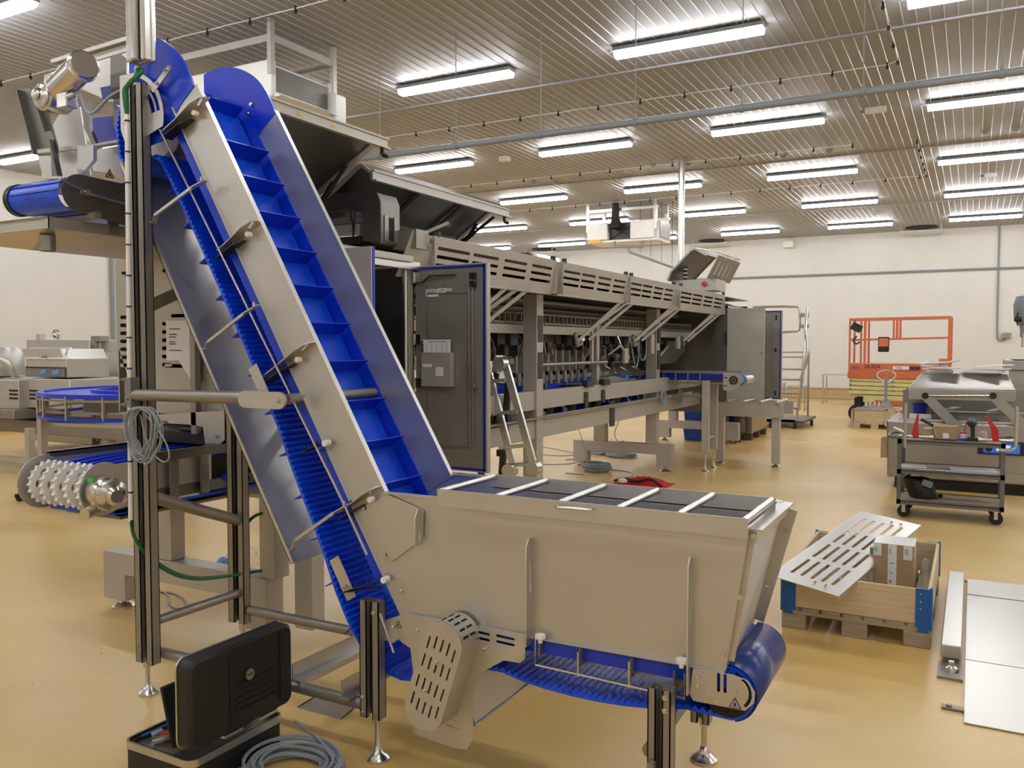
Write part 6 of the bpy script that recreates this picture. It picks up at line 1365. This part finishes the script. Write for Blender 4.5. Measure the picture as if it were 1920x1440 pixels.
# ---- mobile stairs
ms=thing('mobile_stairs','aluminium mobile stairs on castors beyond the open far door','stairs',(-3.3,17.4,0))
MX0,MX1=-3.75,-2.98
for k,(z,y) in enumerate(((.15,16.9),(.40,17.0),(.68,17.15),(.94,17.3),(1.14,17.5),(1.38,17.7),(1.48,17.75))):
    m=MB(); m.box(MX0,MX1,y,y+.22 if k<6 else y+.6,z-.03,z); obj('tread',m,ALU,ms)
for x in(MX0,MX1):
    m=MB(); m.bar((x,16.95,.1),(x,17.85,1.48),.03,.10); obj('stringer',m,ALU,ms); m=MB(); m.bar((x,18.3,.1),(x,18.3,1.48),.03,.06); obj('rear_post',m,ALU,ms)
m=MB(); m.tube(smoothp([(MX1+.04,17.0,.35),(MX1+.10,16.95,.9),(MX1+.14,17.0,1.6),(MX1+.10,17.2,1.9),(MX1+.10,17.4,2.35)],2),.03,10); m.tube(smoothp([(MX1+.04,17.1,.95),(MX1+.22,17.0,1.4),(MX1+.14,17.1,1.9)],2),.02,8); obj('handrail',m,ALU,ms)
m=MB(); m.tube(smoothp([(MX0-.2,17.5,2.38),(MX1-.12,17.5,2.38),(MX1-.05,17.5,2.33),(MX1-.05,17.5,1.92),(MX1-.12,17.5,1.87),(MX0-.2,17.5,1.87)],1),.025,8); obj('gate_loop',m,ALU,ms)
for z in(2.2,1.98): m=MB(); m.box(MX1-.05,MX1+.12,17.42,17.52,z-.04,z+.04); obj('gate_hinge',m,BEAD,ms)
m=MB(); m.box(MX0,MX1+.15,16.9,18.35,.10,.15); obj('base_frame',m,DARKST,ms)
for x,y in((MX0+.3,16.85),(MX1-.02,16.85),(MX1+.15,17.7),(MX0,18.3)): m=MB(); m.cyl((x,y,.06),(x+.04,y,.06),.06,n=14); m.box(x-.01,x+.05,y-.02,y+.02,.06,.11); obj('castor',m,BLACKS,ms)
# ---- box pallets and blue bins
bp=thing('pallet','dark pallet under the cardboard box beyond the roller table','pallet',(-3.6,14.9,0)); pallet(-4.05,-3.25,14.4,15.6,0,bp,mat('dark pallet wood','5a4a36',.7,noise=.15))
m=MB(); m.box(-4.05,-3.25,14.4,15.6,.127,.62); cbx=single('cardboard_box',m,CARD,'large brown cardboard box on a dark pallet beyond the roller table','box')
m=MB(); m.box(-3.34,-3.24,14.385,14.45,.12,.66); obj('corner_post',m,ALU,cbx); m=MB(); m.box(-4.05,-3.25,14.397,14.4,.37,.38); obj('joint',m,MIDD,cbx)
m=MB(); m.box(-4.02,-3.28,14.43,15.57,.625,.68); single('blue_liner',m,BLUE,'blue crumpled liner lying on the large cardboard box','liner',bevel=.02)
m=MB(); m.lathe((-3.5,14.6,.685),[(.05,0),(.08,.03),(.05,.07)],10); single('wrapped_parcel',m,WRAP,'clear wrapped part on the blue liner','parcel')
m=MB(); m.box(-3.85,-3.42,15.9,16.4,.0,.95); single('cardboard_box',m,CARD,'tall cardboard box behind the roller table, beside the mobile stairs','box')
for k,(z0,z1) in enumerate(((0,.27),(.28,.92))):
    x0,x1=-4.30,-3.62
    m=MB(); m.hexa([(x0+.03,13.95,z0),(x1-.03,13.95,z0),(x1-.03,14.35,z0),(x0+.03,14.35,z0)],[(x0,13.93,z1),(x1,13.93,z1),(x1,14.37,z1),(x0,14.37,z1)])
    single('blue_bin',m,mat('blue bin %d'%k,'1d4fb0',.45,noise=.05),['lower blue plastic bin on the floor under the far machine end','upper blue plastic bin stacked on another under the far machine end'][k],'bin','blue bins',bevel=.02)
m=MB(); m.cyl((-3.45,14.1,.0),(-3.45,14.1,.85),.10,n=16); single('black_drum',m,BLACKS,'slim black drum beside the stacked blue bins','drum')
# ---- aluminium folding ladder
la=thing('folding_ladder','aluminium folding ladder standing open behind the open cabinet door','ladder',(-3.3,5.9,0))
def lp(a,b,x): p=X(a,b,x); return p
ly=6.05
def LY(a,b,y=ly): return Y(a,b,y)
rails=[((917,700),(965,885)),((948,685),(1003,880))]
for (a,b) in rails:
    P=LY(*a);Q=LY(*b); m=MB(); m.bar(P,Q,.062,.03,(0,1,0)); obj('stile',m,ALU,la,bevel=.004)
for (a,b) in(((908,715),(950,713)),((922,775),(972,772)),((936,840),(985,835)),((950,872),(995,870))):
    P=LY(*a);Q=LY(*b); m=MB(); m.bar(P,Q,.04,.03); obj('rung',m,ALU,la,bevel=.004)
for (a,b) in(((930,700),(900,905)),((955,690),(940,905))):
    P=LY(*a,6.1);Q=Y(b[0],b[1],6.35); Q.z=max(Q.z,.02); m=MB(); m.bar(P,Q,.055,.03,(0,1,0)); obj('rear_stile',m,MIDD,la)
for c in((937,682),(955,882),(1000,878)):
    P=LY(*c,6.0); m=MB(); m.cyl(P+Vector((0,-.03,0)),P+Vector((0,.06,0)),.055,n=20); m.cyl(P+Vector((0,-.035,0)),P+Vector((0,-.03,0)),.025,n=12); obj('hinge_disc',m,ALU,la)
for c in((921,783),(936,849)): P=LY(*c,6.0); m=MB(); m.box(P.x-.018,P.x+.018,P.y-.02,P.y,P.z-.028,P.z+.028); obj('rung_socket',m,BLACKS,la,bevel=.006)
# ================================================================ things on the floor
def coil(c,r,n,lab,rt=.0045,mt=CABLE,h=.03,seed=1,squash=.85,name='cable_coil'):
    q=random.Random(seed); m=MB()
    for k in range(n):
        rr=r*q.uniform(.62,1); ox,oy=q.uniform(-.1,.1)*r,q.uniform(-.1,.1)*r; ph=q.uniform(0,6)
        m.tube([(c[0]+ox+rr*math.cos(t),c[1]+oy+rr*squash*math.sin(t),rt+.001+h*q.random()*0+h*(k/n)+.006*math.sin(2*t+ph)+.006) for t in [2*PI*i/30 for i in range(30)]],rt,6,close=True)
    return single(name,m,mt,lab,'cable','coils of grey cable')
c1=coil((-2.20,2.33,0),.20,20,'thick grey cable coil on the floor in front of the toolcase',.0065,seed=2,h=.045)
m=MB(); m.tube(smoothp([(-2.44,2.60,.04),(-2.33,2.52,.07),(-2.20,2.48,.07),(-2.05,2.40,.04)],2),.006,6); obj('cable_tail',m,CABLE,c1)
p=Z(1118,884); coil((p.x,p.y,0),.20,22,'messy grey cable heap on the floor by the machine foot',.007,h=.10,seed=3)
p=Z(1165,856); coil((p.x,p.y,0),.22,10,'neat grey cable coil behind the machine foot, right one',.008,h=.03,seed=4)
p=Z(1118,851); coil((p.x,p.y,0),.20,8,'flat grey cable coil behind the machine foot, left one',.008,h=.02,seed=5)
def loose(pts,lab,r=.005,mt=CABLE):
    m=MB(); m.tube(smoothp([Z(a,b,max(z,r+.001)) for a,b,z in pts],2),r,6); return single('loose_cable',m,mt,lab,'cable')
loose([(1002,850,.0),(1050,856,0),(1100,850,0),(1090,868,0),(1030,872,0),(1000,868,0)],'thin loose cable looping left of the machine foot')
loose([(1000,835,.0),(1060,845,0),(1105,858,0),(1060,862,0)],'thin loose cable nearer the ladder')
loose([(1060,887,.0),(1095,890,0)],'short straight cable left of the messy heap',.006)
loose([(1146,880,0),(1185,885,0),(1190,893,0),(1165,896,0)],'thin cable tail right of the messy heap')
loose([(285,1100,0),(320,1116,0),(315,1130,0),(325,1140,0),(345,1142,0),(352,1128,0),(330,1112,0),(300,1110,0)],'thin dark cable looping behind the tall post',.006,MID)
for k,pts in enumerate(([(1085,805,.7),(1100,850,.2),(1092,885,.05)],[(1160,790,.7),(1150,815,.4),(1160,830,.3),(1170,826,.36)])):
    m=MB(); m.tube(smoothp([Y(a,b,10.0) for a,b,_ in pts],2),.005,6); single('hanging_cable',m,CABLE,['thin cable hanging from the side beam to the messy heap','thin cable looping below the side beam'][k],'cable')
rc=thing('red_jacket','crumpled red and black jacket on the floor beyond the hopper','jacket',(-3.3,9.3,0))
P=Z(1170,906,0);Q=Z(1245,909,0)
m=MB(); n1,n2=16,8; q=random.Random(9)
vs=[]
for i in range(n1+1):
    for j in range(n2+1):
        u=i/n1;v=j/n2; e_=math.sin(u*PI)*math.sin(v*PI); vs.append((P.x-.1+(Q.x-P.x+.2)*u,P.y-.15+.4*v,.004+e_*(.06+.05*q.random())))
m.add(vs,[(i*(n2+1)+j,(i+1)*(n2+1)+j,(i+1)*(n2+1)+j+1,i*(n2+1)+j+1) for i in range(n1) for j in range(n2)]); obj('cloth',m,RED,rc,smooth=80)
m=MB(); m.tube(smoothp([(P.x-.12,P.y,.02),(P.x+.05,P.y-.1,.08),(P.x+.2,P.y-.12,.04),(P.x+.35,P.y-.1,.10),(P.x+.5,P.y-.12,.02)],2),.015,6); obj('black_trim',m,BLACKS,rc)
m=MB(); m.lathe((P.x+.03,P.y-.12,.03),[(.05,0),(.06,.03),(.02,.05)],8); obj('white_lining',m,WHITEP,rc)
# drain cover and hatch
m=MB(); A=[Z(a,b) for a,b in((558,1328),(600,1302),(675,1320),(640,1350))]; m.add([(x.x,x.y,.0) for x in A]+[(x.x,x.y,.004) for x in A],[(4,5,6,7),(0,1,5,4),(1,2,6,5),(2,3,7,6),(3,0,4,7)])
dcv=single('drain_cover',m,SHEET,'flat steel drain cover in the floor right of the toolcase','drain cover')
for a,b in((0,1),(2,3)): m=MB(); m.bar(A[a]+Vector((.0,0,.005)),A[b]+Vector((0,0,.005)),.006,.001); obj('cover_joint',m,HOLE,dcv)
m=MB(); p=Z(1494,824); m.box(p.x-.14,p.x+.14,p.y-.1,p.y+.1,0,.004); single('floor_hatch',m,SHEET,'small steel floor hatch in the open gangway','hatch')
m=MB(); p=Z(1595,779); m.box(p.x-.5,p.x+.0,p.y-.01,p.y+.01,0,.004); single('floor_channel',m,MID,'thin dark drain line in the floor left of the scissor lift','drain')
# crumpled plastic bag and blue wrapper
pb=Z(455,1058); q=random.Random(5)
def blob(c,r,h,mt,lab,cat,name):
    m=MB(); N,Mm=14,7; vs=[]
    for i in range(Mm+1):
        for j in range(N): a=2*PI*j/N; rr=r*math.cos(i/Mm*PI/2)*(1+q.uniform(-.15,.15)); vs.append((c[0]+rr*math.cos(a),c[1]+rr*math.sin(a),.002+h*math.sin(i/Mm*PI/2)*(1+(q.uniform(-.1,.1) if i else 0))))
    m.add(vs,[(i*N+j,i*N+(j+1)%N,(i+1)*N+(j+1)%N,(i+1)*N+j) for i in range(Mm) for j in range(N)]); return single(name,m,mt,lab,cat,smooth=20)
blob((pb.x,pb.y,0),.13,.14,WRAP,'crumpled clear plastic bag on the floor behind the tall legs','bag','plastic_bag')
p=Z(418,1058); blob((p.x,p.y,0),.05,.05,mat('blue wrapper','5a83c9',.4,noise=.2,nscale=60),'small blue wrapper left of the clear plastic bag','wrapper','wrapper')
# crumbs on the floor
q=random.Random(21); 
for a,b in ((105,1260),(190,1225),(165,1135),(355,1285),(60,1283),(570,1150),(620,1085),(596,1030),(1180,880),(340,1250),(90,1165)):
    p=Z(a,b); m=MB(); m.lathe((p.x,p.y,0),[(.004,0),(.005,.002),(.002,.004)],6); single('crumb',m,PAPER if q.random()<.5 else MID,'tiny crumb on the ochre floor around the incline conveyor','crumb','crumbs on the floor')
# ================================================================ tool case
CS=mat('black case shell','191a1b',.5,bump=.25,bscale=220,noise=.1)
tc_=thing('tool_case','open black hard shell tool case with aluminium rim, in the left foreground','tool case',(-2.65,2.35,0))
O=Vector((-2.775,2.04,0)); u=Vector((0,1,0)); v=Vector((1,0,0)); LUu=.46; LVv=.365
def cp(a,b,z): return Vector((O.x,O.y,0))+u*a+v*b+Vector((0,0,z))
def shell(a0,a1,b0,b1,z0,z1,r,mt,name,parent,t=.006,open_top=True):
    m=MB(); out=rrect(a0,a1,b0,b1,r,5); inn=rrect(a0+t,a1-t,b0+t,b1-t,max(r-t,.002),5); n=len(out); vs=[]
    for ring_,z in((out,z0),(out,z1),(inn,z1),(inn,z0+t)):
        for a,b in ring_: vs.append(cp(a,b,z))
    fs=[(k*n+i,k*n+(i+1)%n,(k+1)*n+(i+1)%n,(k+1)*n+i) for k in range(3) for i in range(n)]+[tuple(range(n-1,-1,-1)),tuple(range(3*n,4*n))]
    m.add(vs,fs); return obj(name,m,mt,parent,smooth=40)
bs=shell(0,LUu,0,LVv,.004,.095,.035,CS,'case_base',tc_)
shell(-.003,LUu+.003,-.003,LVv+.003,.092,.12,.037,ALU,'case_rim',tc_,.008)
shell(.012,LUu-.012,.012,LVv-.012,.05,.112,.03,BLACKS,'tool_insert',tc_,.01)
# lid: stands upright along the front long side
LXP=-2.40
def P3(px_,d=0): return X(px_[0],px_[1],LXP+d)
_q=[P3(k) for k in((345,1405),(343,1232),(537,1172),(540,1318))]
ya_=(_q[0].y+_q[1].y)/2;yb_=(_q[2].y+_q[3].y)/2;za_=(_q[0].z+_q[3].z)/2;zb_=(_q[1].z+_q[2].z)/2
c00=Vector((LXP,ya_,za_));c01=Vector((LXP,ya_,zb_));c11=Vector((LXP,yb_,zb_));c10=Vector((LXP,yb_,za_))
um=(c10-c00); Lu=um.length; un=um.normalized(); vm=(c01-c00); vn=(vm-un*vm.dot(un)).normalized(); Lv=((c01-c00).dot(vn)+(c11-c10).dot(vn))/2
m=MB(); out=rrect(0,Lu,0,Lv,.035,6); nrm=un.cross(vn); 
if nrm.dot(v)<0: nrm=-nrm
n=len(out); inn=rrect(.012,Lu-.012,.012,Lv-.012,.03,6); vs=[]
for l_,d in((out,-.035),(out,.018),(inn,.032)):
    for a,b in l_: vs.append(c00+un*a+vn*b+nrm*d)
fs=[(k*n+i,k*n+(i+1)%n,(k+1)*n+(i+1)%n,(k+1)*n+i) for k in range(2) for i in range(n)]+[tuple(range(n-1,-1,-1)),tuple(range(2*n,3*n))]
m.add(vs,fs); lid_=obj('case_lid',m,CS,tc_,smooth=35)
m=MB(); vs=[]; o2=rrect(-.003,Lu+.003,-.003,Lv+.003,.037,6)
for l_,d in((o2,-.038),(o2,-.030),(out,-.030),(out,-.038)):
    for a,b in l_: vs.append(c00+un*a+vn*b+nrm*d)
m.add(vs,[(k*n+i,k*n+(i+1)%n,((k+1)%4)*n+(i+1)%n,((k+1)%4)*n+i) for k in range(4) for i in range(n)]); obj('lid_rim',m,ALU,lid_)
for k in range(5):
    m=MB(); z=Lv*(.22+k*.075); a=c00+un*(Lu*.40)+vn*z+nrm*.033; b=c00+un*(Lu*.80)+vn*z+nrm*.033; m.bar(a,b,.008,.006,nrm); obj('lid_ridge',m,CS,lid_)
for fa,f0,f1 in((.36,.08,.86),(.86,.1,.95)):
    m=MB(); m.bar(c00+un*(Lu*fa)+vn*(Lv*f0)+nrm*.033,c00+un*(Lu*fa)+vn*(Lv*f1)+nrm*.033,.006,.005,nrm); obj('lid_ridge',m,CS,lid_)
bc=P3((465,1263),.033); m=MB(); m.cyl(bc+nrm*.008,bc+nrm*.012,.021,n=24); bd=obj('round_badge',m,ALU,lid_)
m=MB()
for k in range(7): a=bc+nrm*.0125+un*(-.0145+k*.0042); m.bar(a-vn*(.0025 if k<6 else .005),a+vn*(.0025 if k<6 else .006),.0024,.0006,nrm)
obj('badge_mark',m,INKK,bd)
for fa in(.33,.68): m=MB(); a=c00+un*(Lu*fa)-vn*.012; m.bar(a,a+un*.09,.03,.012,vn); obj('lid_catch',m,ALU,tc_)
# tool board leaning inside the lid
m=MB(); a0=cp(.05,LVv*.55,.11); tb=[a0,a0+u*.40,a0+u*.40+Vector((0,0,.22))-v*.06,a0+Vector((0,0,.22))-v*.06]; m.hexa(tb,[q_+v*.012 for q_ in tb]); obj('tool_board',m,CS,tc_,bevel=.008)
def tool(a,b,c,d,z,r,mt,lab,cat,name): m=MB(); m.bar(cp(a,b,z),cp(c,d,z+.005),r*2,r*1.2); return single(name,m,mt,lab,cat,bevel=.002)
tool(.06,.03,.30,.05,0.116,.006,mat('blue tool handle','1c4f9c',.4),'long blue handled tool in the open tool case','tool','screwdriver')
pl_=tool(.10,.09,.22,.12,0.116,.012,RED,'red handled pliers in the open tool case','pliers','pliers')
tool(.05,.10,.13,.14,0.114,.012,ALU,'aluminium bracket tool in the open tool case front corner','tool','bracket_tool')
tool(.08,.06,.12,.07,0.117,.012,mat('grey utility handle','9aa3ad',.35,.4),'grey bodied knife in the open tool case','knife','utility_knife')
